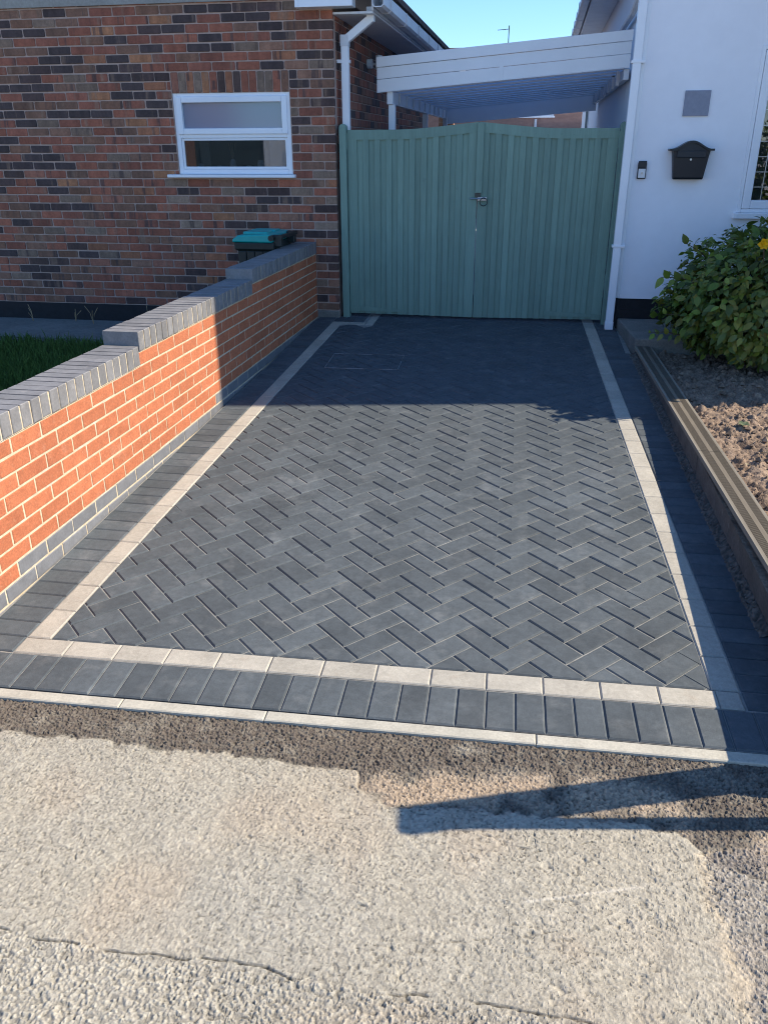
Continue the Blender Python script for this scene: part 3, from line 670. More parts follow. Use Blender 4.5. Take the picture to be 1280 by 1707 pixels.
# ------------------------------------------------------------------ gate
def gate():
    GY = 5.66
    for x0, x1, lab in ((.060, .124, 'round-topped green gate post against the brick corner'), (2.537, 2.588, 'green gate post beside the white downpipe')):
        pr = [(x0, .2)] + [(x0, 1.93)] + [(x0 + (x1 - x0) * (.5 - .5 * math.cos(t)), 1.93 + .032 * math.sin(t)) for t in [i * math.pi / 8 for i in range(1, 8)]] + [(x1, 1.93), (x1, .2)]
        mb = MB(); mb.ext([(x, GY - .045, z) for x, z in pr], (0, .09, 0)); o = mb.build('gate_post', m_gate, bevel=.004)
        tag(o, lab, 'gate post', 'gate posts')
    def leaf(x0, x1, s, lab):
        """s=+1: hinge on the left"""
        r = empty('gate_leaf', ((x0 + x1) / 2, GY, .262), label=lab, cat='gate leaf', group='gate leaves'); ox = (x0 + x1) / 2; oz = .262
        def top(x):
            t = (x - x0) / (x1 - x0); t = t if s > 0 else 1 - t
            e = max(0, (t - .36) / .64); return 1.913 + .056 * (e * e * (1.9 - .9 * e))
        bot = lambda x: .272 - .012 * ((x - x0) / (x1 - x0) if s > 0 else (x1 - x) / (x1 - x0))
        # backing boards, one between each pair of battens
        n = 10; stile = .092; pit = (x1 - x0 - 2 * stile + .058) / n
        xs = [x0 + stile + pit * i for i in range(n)]
        for x in xs:
            a, b = x - .012, x + .062
            MB().add([(q[0] - ox, yy, q[1] - oz) for yy in (.004, .016) for q in ((a, bot(a)), (b, bot(b)), (b, top(b) - .03), (a, top(a) - .03))],
                     [(0, 3, 2, 1), (4, 5, 6, 7), (0, 1, 5, 4), (1, 2, 6, 5), (2, 3, 7, 6), (3, 0, 4, 7)]).build('back_board', m_gate, r)
        fr = [(x0, x0 + stile - .004)] + [(x + .05, x + pit - .003) for x in xs[:-1]] + [(xs[-1] + .05, x1)]
        for a, b in fr:
            if s < 0: a, b = a, b
            MB().add([(q[0] - ox, yy, q[1] - oz) for yy in (-.0095, .0035) for q in ((a, bot(a)), (b, bot(b)), (b, top(b) - .05), (a, top(a) - .05))],
                     [(0, 3, 2, 1), (4, 5, 6, 7), (0, 1, 5, 4), (1, 2, 6, 5), (2, 3, 7, 6), (3, 0, 4, 7)]).build('batten', m_gate, r, bevel=.003)
        N = 28; ts = [x0 + (x1 - x0) * i / N for i in range(N + 1)]
        pr = [(x, top(x)) for x in ts] + [(x, top(x) - .082) for x in ts[::-1]]
        m = MB(); vs = []
        for yy in (-.0125, .02): vs += [(x - ox, yy, z - oz) for x, z in pr]
        k = len(pr); fs = [(i, i + 1, k - 2 - i, k - 1 - i) for i in range(N)] + [(k + i, k + k - 1 - i, k + k - 2 - i, k + i + 1) for i in range(N)] + [(i, k + i, k + (i + 1) % k, (i + 1) % k) for i in range(k)]
        m.add(vs, fs); m.build('top_rail', m_gate, r)
        a, b = (x0, x0 + .53) if s > 0 else (x1 - .53, x1)
        m = MB(); m.add([(q[0] - ox, yy, q[1] - oz) for yy in (-.0135, -.0098) for q in ((a, .292), (b, .292), (b, .318), (a, .345))], [(0, 3, 2, 1), (4, 5, 6, 7), (0, 1, 5, 4), (1, 2, 6, 5), (2, 3, 7, 6), (3, 0, 4, 7)]); m.build('bottom_rail', m_gate, r)
        for i in range(11):
            x = x0 + .06 + (x1 - x0 - .12) * i / 10 + R.uniform(-.01, .01); z = top(x) - .05 + R.uniform(-.012, .012)
            MB().tube([(x - ox, -.0125, z - oz), (x - ox, -.0150, z - oz)], .0055, 8).build('screw', m_gate, r)
        hx = x0 if s > 0 else x1
        for z in (.62, 1.82): MB().box((hx - ox - .03 * (s > 0), -.028, z - oz - .07), (hx - ox + .03 * (s < 0), -.015, z - oz + .07)).build('hinge_strap', m_gate, r, bevel=.003)
        return r, ox, oz
    leaf(.130, 1.327, 1, 'left leaf of the sage green slatted timber gate')
    r, ox, oz = leaf(1.333, 2.532, -1, 'right leaf of the sage green slatted timber gate with ring latch')
    MB().box((1.312 - ox, -.033, 1.385 - oz), (1.372 - ox, -.022, 1.962 - oz)).build('cover_strip', m_gate, r, bevel=.004)
    lt = MB().box((1.335 - ox, -.036, 1.318 - oz), (1.42 - ox, -.022, 1.352 - oz)).build('latch', m_steel, r, bevel=.004)
    MB().tube([(1.27 - ox, -.04, 1.338 - oz), (1.41 - ox, -.04, 1.338 - oz)], .007, 8).build('latch_bar', m_steel, lt)
    ring = [(1.392 - ox + .034 * math.cos(t), -.045, 1.31 - oz + .034 * math.sin(t)) for t in [i * 2 * math.pi / 20 for i in range(21)]]
    MB().tube(ring, .0045, 6).build('ring', m_dkmetal, lt)
    MB().box((1.31 - ox, -.036, 1.352 - oz), (1.36 - ox, -.0225, 1.384 - oz)).build('keeper', m_dkmetal, lt)
gate()

# ------------------------------------------------------------------ white bungalow on the right
def white_bungalow():
    FY = 5.5; XL = 2.655
    r = empty('white_bungalow', (XL, FY, 0), label='white rendered house with black plinth on the right', cat='house')
    T = lambda x: x - XL
    wx0, wx1, wz0, wz1 = T(3.56), T(5.1), 1.225, 2.50
    wl = MB()
    for a, b, c, d in ((0, wx0, .5, 3.6), (wx1, T(6), .5, 3.6), (wx0, wx1, .5, wz0), (wx0, wx1, wz1, 3.6)): wl.box((a, 0, c), (b, .3, d))
    wl.build('wall', m_render, r)
    MB().box((.002, .302, .1), (.3, 11.5, 3.4)).build('side_wall', m_render, r)
    MB().box((.004, .012, .05), (T(6), .25, .4995)).build('plinth', m_plinth, r)
    MB().box((.003, .006, .05), (T(6), .25, .40)).build('plinth_course', m_plinth, r)
    MB().box((T(4.6), -1.52, .0), (T(6.5), 7.4, 7.4)).build('unseen_shade_wing', m_render, r)  # unseen wing with roof, added to shade the drive and side walls
    MB().ext([(T(4.4), -1.7, 7.3), (T(6.7), -1.7, 7.3), (T(5.55), -1.7, 8.5)], (0, 9.3, 0)).build('shade_wing_roof', m_tile, r)
    MB().ext([(T(2.32), -.1, 3.42), (T(4.6), -.1, 4.9), (T(4.6), -.1, 5.0), (T(2.32), -.1, 3.5)], (0, 11.8, 0)).build('roof', m_tile, r)
    MB().box((T(2.36), -.05, 3.335), (0.001, 11.6, 3.355)).build('soffit', m_upvc2, r)
    MB().box((T(2.345), -.05, 3.335), (T(2.36), 11.6, 3.49)).build('fascia', m_upvc2, r)
    pr = [(0, .1), (0, .02), (-.02, 0), (-.085, 0), (-.105, .02), (-.105, .1), (-.099, .1), (-.099, .025), (-.08, .008), (-.006, .1)]
    MB().ext([(T(2.343) + x, -.08, 3.36 + z) for x, z in pr], (0, 11.6, 0)).build('gutter', m_upvc2, r)
    for i in range(12): MB().ext([(T(2.343) + x * 1.1, .2 + .9 * i, 3.357 + z) for x, z in pr[:6]], (0, .05, 0)).build('gutter_bracket', m_upvc2, r)
    dp = empty('downpipe', (0, 0, 0)); dp.parent = r
    x0, x1 = T(2.562), T(2.630)
    MB().box((x0, -.085, .231), (x1, -.017, 3.3)).build('pipe', m_upvc, dp, bevel=.007)
    MB().box((x0 - .003, -.088, .229), (x1 + .003, -.014, .30)).build('shoe', m_upvc, dp, bevel=.004)
    for z in (2.385, .95): MB().box((x0 - .012, -.09, z), (x1 + .03, -.001, z + .022)).build('clip', m_upvc, dp, bevel=.003)
    MB().box((T(2.636), -.012, .505), (.012, .01, 3.3)).build('corner_bead', m_upvc, r, bevel=.003)
    # window at the picture's edge
    wn = empty('window', (0, 0, 0)); wn.parent = r
    def frame(x0, x1, z0, z1, t, y0, y1):
        mb = MB(); mb.box((x0, y0, z0), (x0 + t, y1, z1)); mb.box((x1 - t, y0, z0), (x1, y1, z1)); mb.box((x0 + t, y0, z0), (x1 - t, y1, z0 + t)); mb.box((x0 + t, y0, z1 - t), (x1 - t, y1, z1)); return mb
    frame(wx0, wx1, wz0 + .02, wz1, .03, -.012, .08).build('frame', m_upvc, wn, bevel=.004)
    frame(wx0 + .032, wx1 - .032, wz0 + .052, wz1 - .032, .068, -.02, .06).build('sash', m_upvc, wn, bevel=.008)
    MB().box((wx0 + .09, .03, wz0 + .11), (wx1 - .09, .036, wz1 - .09)).build('pane', m_glass, wn)
    for i in range(11): MB().box((wx0 + .1, .0265, wz0 + .22 + .118 * i), (wx1 - .1, .0295, wz0 + .226 + .118 * i)).build('lead_bar', m_steel, wn)
    for i in range(11): MB().box((wx0 + .18 + .118 * i, .0262, wz0 + .1), (wx0 + .186 + .118 * i, .0292, wz1 - .1)).build('lead_bar', m_steel, wn)
    MB().box((wx0 - .03, -.06, 1.198), (wx1 + .03, .02, 1.244)).build('sill', m_upvc, wn, bevel=.005)
    rm = MB(); rm.add([(wx0, .31, .8), (wx1, .31, .8), (wx1, 2.3, .8), (wx0, 2.3, .8), (wx0, .31, 2.7), (wx1, .31, 2.7), (wx1, 2.3, 2.7), (wx0, 2.3, 2.7)], [(0, 1, 2, 3), (4, 7, 6, 5), (1, 5, 6, 2), (0, 3, 7, 4), (3, 2, 6, 7)]); rm.build('room', m_room, r)
    MB().box((wx0 + .02, .2, wz0), (wx0 + .24, .22, wz1)).build('curtain', m_curt, r)
    # side door far down the passage, pipe under the eaves
    MB().box((-.012, 8.6, .2), (.006, 9.6, 2.5)).build('side_door_frame', m_upvc2, r)
    MB().box((-.016, 8.7, .2), (-.0125, 9.5, 2.4)).build('side_door', m_room, r)
    MB().tube([(-.05, .35, 2.93), (-.05, .9, 2.86), (-.05, 11, 2.72)], .028, 8).build('waste_pipe', m_upvc2, r)
white_bungalow()
def letterbox():
    r = empty('letterbox', (3.112, 5.5, 1.51), label='black wall letterbox with curved top on the white wall', cat='letterbox')
    f = MB(); z1 = .222
    vs = []
    for z, hw, d in ((0, .118, .075), (.012, .121, .085), (z1, .148, .10)): vs += [(-hw, -d, z), (hw, -d, z), (hw, -.001, z), (-hw, -.001, z)]
    f.add(vs, [(0, 3, 2, 1)] + [(4 * i + k, 4 * i + (k + 1) % 4, 4 * i + 4 + (k + 1) % 4, 4 * i + 4 + k) for i in range(2) for k in range(4)] + [(8, 9, 10, 11)]); f.build('body', m_blackp, r, bevel=.004)
    # hooded lid
    top = lambda x: .238 + .062 * (math.cos(min(1, abs(x) / .158) * math.pi) * .5 + .5)
    xs = [-.178 + .356 * i / 24 for i in range(25)]
    po = [(x, top(x)) for x in xs] + [(x, top(x) - .016) for x in xs[::-1]]
    m = MB(); k = len(po); vs = []
    for y in (-.118, -.001): vs += [(x, y, z) for x, z in po]
    N = 24; fs = [(i, i + 1, k - 2 - i, k - 1 - i) for i in range(N)] + [(k + i, k + k - 1 - i, k + k - 2 - i, k + i + 1) for i in range(N)] + [(i, k + i, k + (i + 1) % k, (i + 1) % k) for i in range(k)]
    m.add(vs, fs); m.build('hood', m_blackp, r)
    po = [(x, top(x) - .012) for x in xs if abs(x) < .15]; po = po + [(po[-1][0], .215), (po[0][0], .215)]
    MB().ext([(x, -.098, z) for x, z in po], (0, .09, 0)).build('hood_front', m_blackp, r)
    MB().box((-.115, -.108, .168), (.115, -.096, .222)).build('flap', m_blackp, r, bevel=.004)
    MB().tube([(.0, -.098, .155), (0, -.106, .155)], .009, 12).build('lock', m_steel, r)
letterbox()
def doorbell():
    r = empty('doorbell', (2.737, 5.5, 1.512), label='slim black and white video doorbell beside the downpipe', cat='doorbell')
    MB().box((-.036, -.024, 0), (.036, -.001, .13)).build('body', m_blackp, r, bevel=.004)
    MB().box((-.034, -.034, .085), (.034, -.0245, .142)).build('camera_head', m_blackp, r, bevel=.008)
    fc = MB().box((-.029, -.029, .008), (.029, -.0245, .08)).build('face', m_white, r, bevel=.004)
    MB().tube([(0, -.029, .045), (0, -.033, .045)], .014, 16).build('button', m_upvc2, fc); MB().tube([(0, -.033, .045), (0, -.0345, .045)], .010, 16).build('button_cap', m_steel, fc)
doorbell()
tag(MB().box((3.012, 5.484, 1.995), (3.214, 5.499, 2.185)).build('wall_plaque', m_plaque, bevel=.003), 'plain blue-grey square plaque above the letterbox', 'plaque')
def step():
    v = [(2.668, 5.498), (2.745, 4.63), (4.55, 4.63), (4.55, 5.498)]
    tag(MB().ext([(x, y, .05) for x, y in v], (0, 0, .272)).build('concrete_step', m_conc, bevel=.012), 'rough concrete step against the black plinth', 'step')
step()

# ------------------------------------------------------------------ raised bed on the right
BX = lambda y: 2.897 - .0325 * y
def raised_bed():
    r = empty('raised_bed', (BX(0), 0, 0), label='raised bed edge of dark slabs capped with grooved decking', cat='raised bed'); ox = BX(0)
    for a, b in ((-.22, .55), (.555, 1.33), (1.335, 2.1), (2.105, 2.87), (2.875, 3.64), (3.645, 4.62)):
        j = R.uniform(-.004, .004)
        MB().ext([(BX(a) + .018 + j - ox, a, -.1), (BX(b) + .018 + j - ox, b, -.1), (BX(b) + .06 - ox, b, -.1), (BX(a) + .06 - ox, a, -.1)], (0, 0, .331)).build('slab', m_bedwall, r, bevel=.004)
    # boards: smooth strips with grooved bands
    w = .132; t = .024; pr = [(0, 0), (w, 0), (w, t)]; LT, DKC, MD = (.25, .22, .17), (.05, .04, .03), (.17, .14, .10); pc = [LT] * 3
    x = w
    def groove(x1, n):
        nonlocal pr, x, pc
        st = (x - x1) / (n * 2)
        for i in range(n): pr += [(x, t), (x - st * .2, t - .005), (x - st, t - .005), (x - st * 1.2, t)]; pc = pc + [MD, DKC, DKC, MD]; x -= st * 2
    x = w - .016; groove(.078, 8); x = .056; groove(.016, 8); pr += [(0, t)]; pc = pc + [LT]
    for a, b in ((-.25, 2.052), (2.056, 4.62)):
        m = MB(); n = len(pr); vs = [(BX(y) - ox + px, y, .236 + pz) for y in (a, b) for px, pz in pr]
        m.add(vs, [tuple(range(n)), tuple(range(n, 2 * n))[::-1]] + [(i, n + i, n + (i + 1) % n, (i + 1) % n) for i in range(n)])
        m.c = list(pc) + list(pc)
        m.build('deck_board', m_deck, r)
    MB().box((0, -.25, -.1), (2.2, -.21, .25)).build('front_slab', m_bedwall, r)
    xs = np.concatenate([np.arange(3.0 - .15, 3.7, .0065), np.arange(3.72, 5.2, .06)]); ys = np.concatenate([np.arange(-.21, .6, .04), np.arange(.6, 4.64, .0065)])
    def zf(X, Y):
        wx = (vnoise(X, Y, .03, 31) - .5) * .03; d1, i1 = worley(X + wx, Y - wx, .06, 15); d2, i2 = worley(X, Y + wx, .026, 16); d3, i3 = worley(X, Y, .014, 18)
        cl = np.sqrt(np.clip(.6 - d1, 0, 1)) * np.clip(i1 - .55, 0, 1) * 2; c2 = np.sqrt(np.clip(.7 - d2, 0, 1)) * np.clip(i2 - .3, 0, 1) + .35 * np.clip(.7 - d3, 0, 1) * i3
        z = .205 + (vnoise(X, Y, .5, 5) - .5) * .06 + (vnoise(X, Y, .12, 6) - .5) * .05 + cl * .042 + c2 * .03
        edge = sstep(X - (2.897 - .0325 * Y), .10, .2)
        return z * edge + (1 - edge) * .21, None
    tag(grid_mesh('soil', xs, ys, zf, m_soil), kind='structure')
    cr = MB()
    N_ = 3000; yy = np.array([R.uniform(.7, 4.5) for _ in range(N_)]); xx = np.array([R.uniform(BX(y) + .135, 3.62) for y in yy]); zs = zf(xx[None], yy[None])[0][0]
    for x, y, zz in zip(xx, yy, zs):
        s_ = min(.03, R.paretovariate(1.9) * .0035)
        o8 = [Vector(v) * s_ * R.uniform(.65, 1.15) for v in ((1, 0, 0), (0, 1, 0), (-1, 0, 0), (0, -1, 0), (0, 0, .8), (0, 0, -.6))]; a = R.random() * 6; ca, sa = math.cos(a), math.sin(a)
        t = R.uniform(.55, 1.25); cr.add([(x + v.x * ca - v.y * sa, y + v.x * sa + v.y * ca, zz + v.z + s_ * .25) for v in o8], [(0, 1, 4), (1, 2, 4), (2, 3, 4), (3, 0, 4), (1, 0, 5), (2, 1, 5), (3, 2, 5), (0, 3, 5)], (.22 * t, .155 * t, .105 * t))
    tag(cr.build('soil_crumbs', m_stone), 'loose clods and crumbs of dry soil in the raised bed', 'soil crumbs', kind='stuff')
    hn = MB(); ny = 330; nx = 6; vs = []; cs = []
    for i in range(ny):
        y = .55 + 4.05 * i / (ny - 1); a1 = BX(y) + .022; a0 = min(WR(y) + .195, a1 - .05) - .012
        for j in range(nx):
            t = j / (nx - 1); vs.append((a0 + (a1 - a0) * t + R.uniform(-.004, .004), y + R.uniform(-.004, .004), G(y) - .006 + .004 * (j > 0) + t * t * .022 + (R.uniform(0, .011) if 0 < j < nx - 1 else 0))); q = R.uniform(.5, 1.2); cs.append((.13 * q, .115 * q, .095 * q))
    hn.add(vs, [(i * nx + j, i * nx + j + 1, (i + 1) * nx + j + 1, (i + 1) * nx + j) for i in range(ny - 1) for j in range(nx - 1)]); hn.c = cs
    tag(hn.build('grit_haunching', m_stone), 'rough gritty mortar fillet between paving and bed slabs', 'mortar fillet', kind='stuff')
    g = MB()
    for i in range(2600):
        y = R.uniform(.75, 4.6); a0, a1 = WR(y) + .2, BX(y) + .02; x = R.triangular(min(a0 - .03, a1 - .04), a1, a1 - .005)
        s = R.uniform(.003, .008); z = G(y) - .004 + max(0, (x - a1 + .05)) * .25; t = R.uniform(.35, 1.2); c = (.2 * t, .18 * t, .15 * t); a = R.random() * 6
        vs = [(x + s * math.cos(a + k * 2.1), y + s * math.sin(a + k * 2.1), z) for k in range(3)] + [(x + R.uniform(-.3, .3) * s, y, z + s * 1.1)]
        g.add(vs, [(0, 1, 3), (1, 2, 3), (2, 0, 3)], c)
    tag(g.build('loose_grit', m_stone), 'loose grit and mortar crumbs between paving and bed slabs', 'grit', kind='stuff')
raised_bed()

# ------------------------------------------------------------------ plants
def leaf_geo(L, Wd, fold=.25, curl=.3):
    pts = [(0, 0), (.18, .34), (.45, .5), (.72, .36), (1, 0)]
    vs = [(0, 0, 0)] + [(L * t, Wd * h, -L * curl * t * t + fold * Wd * h) for t, h in pts[1:4]] + [(L, 0, -L * curl)] + [(L * t, -Wd * h, -L * curl * t * t + fold * Wd * h) for t, h in pts[3:0:-1]] + [(L * .45, 0, -L * curl * .2)]
    fs = [(0, 1, 8), (1, 2, 8), (2, 3, 8), (3, 4, 8), (4, 5, 8), (5, 6, 8), (6, 7, 8), (7, 0, 8)]
    return vs, fs
def leaf_matrix(p, d, nrm, s=1):
    d = Vector(d).normalized(); n = Vector(nrm); y = n.cross(d)
    if y.length < 1e-3: y = Vector((0, 1, 0)).cross(d)
    y.normalize(); z = d.cross(y)
    m = Matrix((d, y, z)).transposed().to_4x4() @ Matrix.Scale(s, 4); m.translation = p; return m
GREENS = [(.125, .195, .022), (.16, .24, .028), (.10, .15, .022), (.21, .28, .038), (.13, .175, .038), (.22, .22, .034), (.075, .12, .024)]
def shrub():
    c = Vector((3.86, 4.52, .58)); r = empty('shrub', (3.86, 4.52, .2), label='dense broad-leaved evergreen shrub in front of the white wall', cat='shrub')
    o = Vector((3.86, 4.52, .2))
    protos = []
    for k in range(8):
        L = R.uniform(.045, .095); vs, fs = leaf_geo(L, L * R.uniform(.55, .72), R.uniform(.1, .35), R.uniform(.1, .45))
        me = MB().add(vs, fs, R.choice(GREENS)).mesh('leaf'); me.materials.append(m_leaf); me.polygons.foreach_set('use_smooth', [True] * len(me.polygons)); protos.append((me, vs, fs))
    st = MB()
    for k in range(16):
        a = R.uniform(0, 6.28); e = Vector((math.cos(a) * .6, math.sin(a) * .5, R.uniform(.4, .85))); st.tube([(0, 0, -.05), tuple(e * .5 + Vector((0, 0, .05))), tuple(e)], [.016, .01, .004], 6)
    st.build('stem', m_stem, r)
    ctr = Vector((0, 0, .40))
    def surf():
        a = R.uniform(0, 6.28); z = R.uniform(-.75, 1); q = math.sqrt(max(0, 1 - z * z)); n = Vector((math.cos(a) * q, math.sin(a) * q, z))
        lump = 1 + .10 * math.sin(3 * a + 1.3) + .08 * math.sin(5 * a + 4 * z) + .06 * math.sin(9 * a - 3 * z)
        s = lump * R.uniform(.80, 1.04)
        wx = .93 if n.x < 0 else 1.2
        p = Vector((n.x * wx * s, n.y * .72 * s, n.z * (.60 if n.z > 0 else .40) * s)) + ctr
        if n.z < 0: p.x *= 1 - .02
        return p, n
    cand = []
    for i in range(10500):
        p, n = surf()
        d = (n * .55 + Vector((R.uniform(-.7, .7), R.uniform(-.7, .7), R.uniform(-.9, .25)))).normalized(); nn = (n + Vector((0, -.1, .5)) + Vector((R.uniform(-.6, .6), R.uniform(-.6, .6), R.uniform(-.4, .4)))).normalized()
        cand.append((p, d, nn))
    # inner filling leaves
    for i in range(1500):
        p, n = surf(); p = ctr + (p - ctr) * R.uniform(.45, .8); cand.append((p, Vector((R.uniform(-1, 1), R.uniform(-1, 1), R.uniform(-1, .2))).normalized(), n))
    # sprigs to the left and top
    for base, tip, k in (((-.72, -.1, .60), (-1.02, -.22, .66), 7), ((-.80, -.2, .22), (-1.08, -.35, .26), 8), ((-.72, -.25, .34), (-.98, -.3, .40), 6), ((-.1, -.2, .95), (-.16, -.3, 1.1), 4), ((-.6, .05, .72), (-.86, -.1, .90), 6)):
        b, t = Vector(base), Vector(tip); MB().tube([b, (b + t) / 2 + Vector((0, 0, .02)), t], [.005, .004, .002], 5).build('twig', m_stem, r)
        for i in range(k):
            f = (i + .6) / k; p = b.lerp(t, f); sd = 1 if i % 2 else -1; d = ((t - b).normalized() * .6 + Vector((0, 0, .7 * sd)) + Vector((R.uniform(-.2, .2), -.3, 0))).normalized(); cand.append((p, d, Vector((-.2, -.9, .3))))
    camd = Vector((-.25, -.95, .2))
    def vis(cn):
        p = cn[0] + o; e = (cn[0] - ctr); return e.dot(camd) - .6 * abs(e.x + .45) + (0 if p.x < 3.75 else -.6)
    cand.sort(key=vis, reverse=True)
    fol = MB()
    for i, (p, d, n) in enumerate(cand):
        k = R.randrange(8); s = R.uniform(.5, 1.15); m = leaf_matrix(p, d, n, s)
        if i < 300:
            lf = link('leaf', protos[k][0], r); lf.matrix_local = m
        else:
            t = R.uniform(.75, 1.25); cc = tuple(x * t for x in R.choice(GREENS)); fol.add([tuple(m @ Vector(v)) for v in protos[k][1]], protos[k][2], cc)
    f = fol.build('foliage', m_leaf, r, smooth=True); tag(f, kind='stuff')
    fl = empty('yellow_flower', (3.475, 4.05, 1.135), label='yellow flower at the top of the shrub by the picture edge', cat='flower')
    for k in range(11):
        a = k * 1.047 + (.5 if k > 5 else 0); q = R.uniform(.75, 1.1) * (.7 if k > 5 else 1); vs, fs = leaf_geo(.048 * q, .042 * q, .25, R.uniform(-.5, .4)); m = leaf_matrix((0, -.004 * (k > 5), 0), (math.cos(a), -.35 - .5 * (k > 5), math.sin(a)), (0, -1, 0)); MB().add([tuple(m @ Vector(v)) for v in vs], fs).build('petal', m_yel, fl, smooth=True)
    MB().tube([(0, 0, 0), (.02, .02, -.12)], .004, 5).build('stalk', m_stem, fl)
shrub()
def unseen_shade_bush():  # out of view, added for the leafy edge of the drive's shade
    r = empty('unseen_shade_bush', (3.98, 3.45, .2), label='unseen leafy bush added to fray the shade edge on the drive', cat='bush')
    st = MB(); fol = MB()
    for k in range(12):
        a = R.uniform(0, 6.28); t = Vector((math.cos(a) * .3, math.sin(a) * .14, R.uniform(1.3, 1.8))); st.tube([Vector((0, 0, 0)), t * .5 + Vector((.03, 0, 0)), t], [.014, .009, .003], 6)
        for i in range(190):
            f = R.uniform(.2, 1.02); p = Vector((0, 0, 0)).lerp(t, f) + Vector((R.gauss(0, .1), max(-.11, min(.11, R.gauss(0, .07))), R.gauss(0, .05))); vs, fs = leaf_geo(.075, .05)
            m = leaf_matrix(p, (R.uniform(-1, 1), R.uniform(-1, 1), R.uniform(-.8, .3)), (R.uniform(-.3, 1), R.uniform(-.5, .5), 1)); fol.add([tuple(m @ Vector(v)) for v in vs], fs, R.choice(GREENS))
    st.build('stem', m_stem, r); tag(fol.build('foliage', m_leaf, r), kind='stuff')
unseen_shade_bush()
def fallen_leaves():
    for i, (x, y, a, lab) in enumerate([(3.17, 3.35, .4, 'pale fallen leaf on the shaded soil'), (3.05, 1.9, 1.2, 'brown dead leaf on sunlit soil beside the deck board joint'), (3.22, 2.1, 2.2, 'curled dead leaf on sunlit soil near the picture edge')]):
        vs, fs = leaf_geo(.07, .03, .4, .2); me = MB().add(vs, fs, (.30, .24, .15)); o_ = me.build('fallen_leaf', m_leaf, None, (x, y, .245), (0, 0, a)); tag(o_, lab, 'leaf', 'fallen leaves in the bed')
fallen_leaves()
def weed():
    r = empty('seedling', (3.19, 2.62, .24), label='small pale green seedling in the sunlit soil', cat='seedling')
    me = MB().add(*leaf_geo(.06, .04, .2, .2), (.16, .2, .10)).mesh('leaf'); me.materials.append(m_leaf)
    for k in range(6):
        a = k * 1.05; lf = link('leaf', me, r); lf.matrix_local = leaf_matrix((0, 0, 0), (math.cos(a), math.sin(a), .5), (0, 0, 1), R.uniform(.6, 1.1))
weed()

# ------------------------------------------------------------------ carport and what lies behind
def carport():
    Y0, Y1 = 6.42, 11.5; X0, X1 = .262, 2.628
    r = empty('carport', (X0, Y0, 0), label='white lean-to carport with panelled front fascia above the gate', cat='carport')
    zt = lambda x: 2.556 + (x - X0) * .0745
    P = lambda x, y, z: (x - X0, y - Y0, z)
    def slab(name, x0, x1, a, b, y0, y1, mat, bev=0):
        m = MB(); m.ext([P(x0, y0, zt(x0) + a), P(x1, y0, zt(x1) + a), P(x1, y0, zt(x1) + b), P(x0, y0, zt(x0) + b)], (0, y1 - y0, 0)); return m.build(name, mat, r, bevel=bev)
    slab('fascia_board', X0, X1, -.088, 0, Y0 - .012, Y0 + .02, m_upvc, .003)
    slab('fascia_board', X0 + .004, X1 - .004, -.190, -.091, Y0 - .002, Y0 + .02, m_upvc, .003)
    slab('fascia_board', X0 + .004, X1 - .004, -.300, -.193, Y0 - .002, Y0 + .02, m_upvc, .003)
    slab('fascia_trim', X0 + .004, X1 - .004, -.306, -.3005, Y0 - .006, Y0 + .03, m_upvc)
    slab('joint_cover', 1.44, 1.474, -.304, -.092, Y0 - .008, Y0 - .0025, m_upvc)
    MB().add([P(x, y, zt(x) - .285) for x, y in ((X0 + .1, Y0 + .021), (X1, Y0 + .021), (X1, Y1), (X0 + .1, Y1))], [(0, 1, 2, 3)]).build('roof_sheet', m_poly, r)
    n = 11
    for i in range(n): slab('glazing_bar', X0 + .1, X1 - .03, -.304, -.288, Y0 + .2 + i * .45, Y0 + .235 + i * .45, m_upvc2)
    MB().box(P(.36, Y0 + .025, 2.15), P(.42, Y1, 2.262)).build('side_beam', m_upvc, r, bevel=.003)
    for i in range(10): MB().box(P(.422, Y0 + .4 + i * .5, 2.16), P(.432, Y0 + .44 + i * .5, 2.27)).build('beam_bracket', m_upvc2, r)
    MB().box(P(2.58, Y0 + .03, 2.33), P(2.628, Y1, 2.42)).build('wall_plate', m_upvc2, r, bevel=.003)
    for i in range(8): MB().box(P(2.55, Y0 + .5 + i * .6, 2.31), P(2.58, Y0 + .58 + i * .6, 2.435)).build('rafter_shoe', m_upvc2, r)
    slab('rear_fascia', X0 + .1, X1, -.49, -.28, Y1 + .001, Y1 + .03, m_upvc)
    for y in (Y0 + .05, 9.0, 11.35): MB().box(P(.37, y, .2), P(.435, y + .065, 2.149)).build('post', m_upvc, r, bevel=.004)
carport()
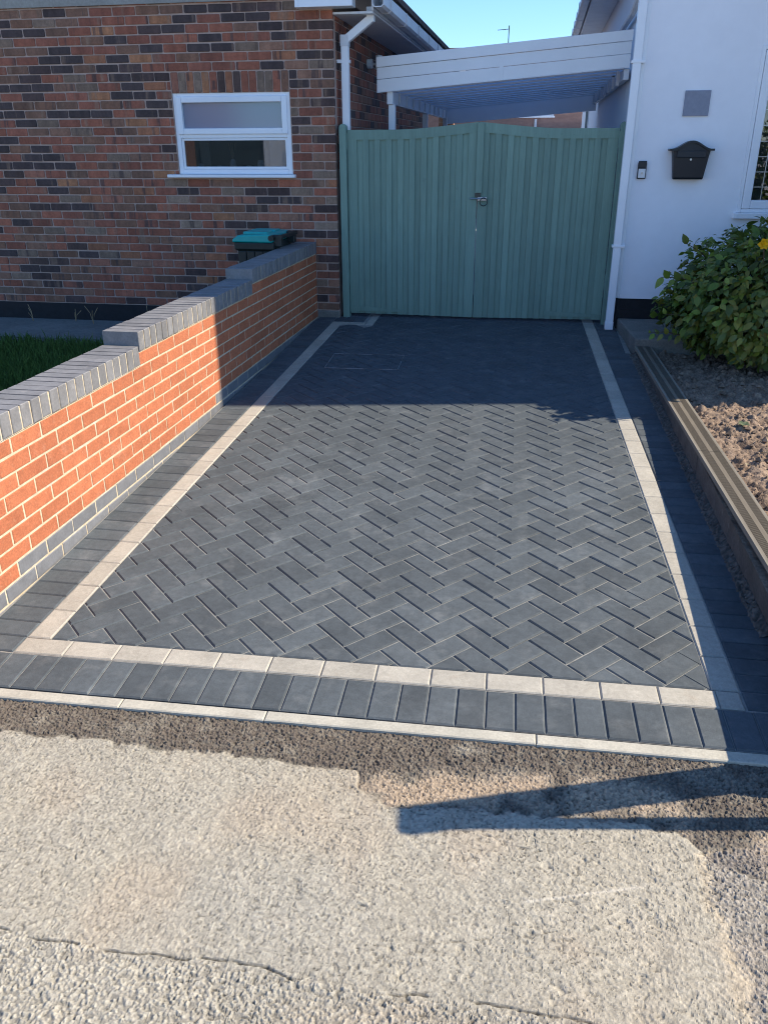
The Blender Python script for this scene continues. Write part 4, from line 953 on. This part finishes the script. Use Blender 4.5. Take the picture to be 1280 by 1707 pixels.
def rear_house():
    r = empty('rear_house', (1, 20, 0), label='pinkish brick house behind the carport with tiled roof', cat='house')
    MB().box((-7, 0, 0), (7, 6, 3.0)).build('wall', m_pink, r)
    MB().ext([(-7.3, -.3, 2.95), (-7.3, 3, 4.13), (-7.3, 6.3, 2.95)], (14.6, 0, 0)).build('roof', m_tile, r)
    MB().tube([(-7.3, 3, 4.13), (7.3, 3, 4.13)], .06, 8).build('ridge_tiles', m_tile, r)
    wn = empty('window'); wn.parent = r
    MB().box((.27, -.04, 2.38), (1.13, .02, 2.42)).build('sill', m_upvc, wn); MB().box((.3, -.02, 2.42), (1.1, .02, 2.46)).build('frame', m_upvc, wn); MB().box((.34, -.012, 2.46), (1.06, .01, 2.9)).build('pane', m_glass, wn)
    MB().box((1.05, -.02, 2.46), (1.1, .02, 2.95)).build('frame', m_upvc, wn); MB().tube([(.68, -.04, 2.35), (.68, -.04, .2)], .03, 8).build('drain_pipe', m_upvc2, wn)
    ln = MB().box((.6, -2.5, 0), (3.2, -.05, 2.10)).build('lean_to', m_upvc, r)
    a = empty('roof_aerial', (.80, 23, 4.18), label='thin television aerial against the blue sky', cat='aerial')
    MB().tube([(0, 0, -.1), (0, 0, .50)], .014, 6).build('mast', m_dkmetal, a); MB().tube([(-.3, 0, .40), (.02, 0, .42)], .008, 6).build('boom', m_dkmetal, a)
    for k in range(5): MB().tube([(-.28 + .06 * k, -.06, .402), (-.28 + .06 * k, .06, .402)], .005, 5).build('element', m_dkmetal, a)
    p = empty('brick_pier', (.30, 12.6, .1), label='sunlit orange brick pier seen past the carport side', cat='brick pier')
    for k in range(34):
        for x0, x1 in (((-.12, .09), (.10, .12)) if k % 2 else ((-.12, -.02), (-.01, .12))): MB().box((x0, -.11, .01 + k * .075), (x1, .11, .074 + k * .075)).build('brick', m_sunbrick, p)
    MB().box((-.115, -.105, 0), (.115, .105, 2.55)).build('mortar', m_mort, p)
rear_house()

# ------------------------------------------------------------------ just outside the picture: a strutted post added for its shadow on the footway, garages over the road
def post():
    r = empty('unseen_shadow_post', (3.12, -.33, -.02), label='unseen strutted timber post added for its shadow on the footway', cat='post')
    MB().box((-.02, -.022, -.1), (.02, .022, 1.33)).build('upright', m_wood, r); MB().bar((0, .012, 1.33), (0, .27, .0), .05, .105, up=(0, 1, 0)).build('strut', m_wood, r)
post()
def garage_row():
    r = empty('garage_row', (-9.5, -19, -.42), label='low garages across the road mirrored in the kitchen window', cat='garage')
    MB().box((-14, -5, 0), (-1.75, 0, 4.6)).build('brick_gable', m_pink, r)
    MB().box((-1.74, -5, 0), (1.0, -.02, 2.42)).build('dark_garage', m_slate, r); MB().box((-1.5, -.018, .1), (.8, .0, 2.1)).build('garage_door', m_slate, r)
    MB().box((1.01, -5, 0), (12, 0, 2.46)).build('white_wall', m_render, r); MB().box((1.9, .001, .8), (3.2, .03, 2.1)).build('window_frame', m_upvc, r); MB().box((1.98, .031, .88), (3.12, .04, 2.02)).build('window_pane', m_plinth, r)
garage_row()
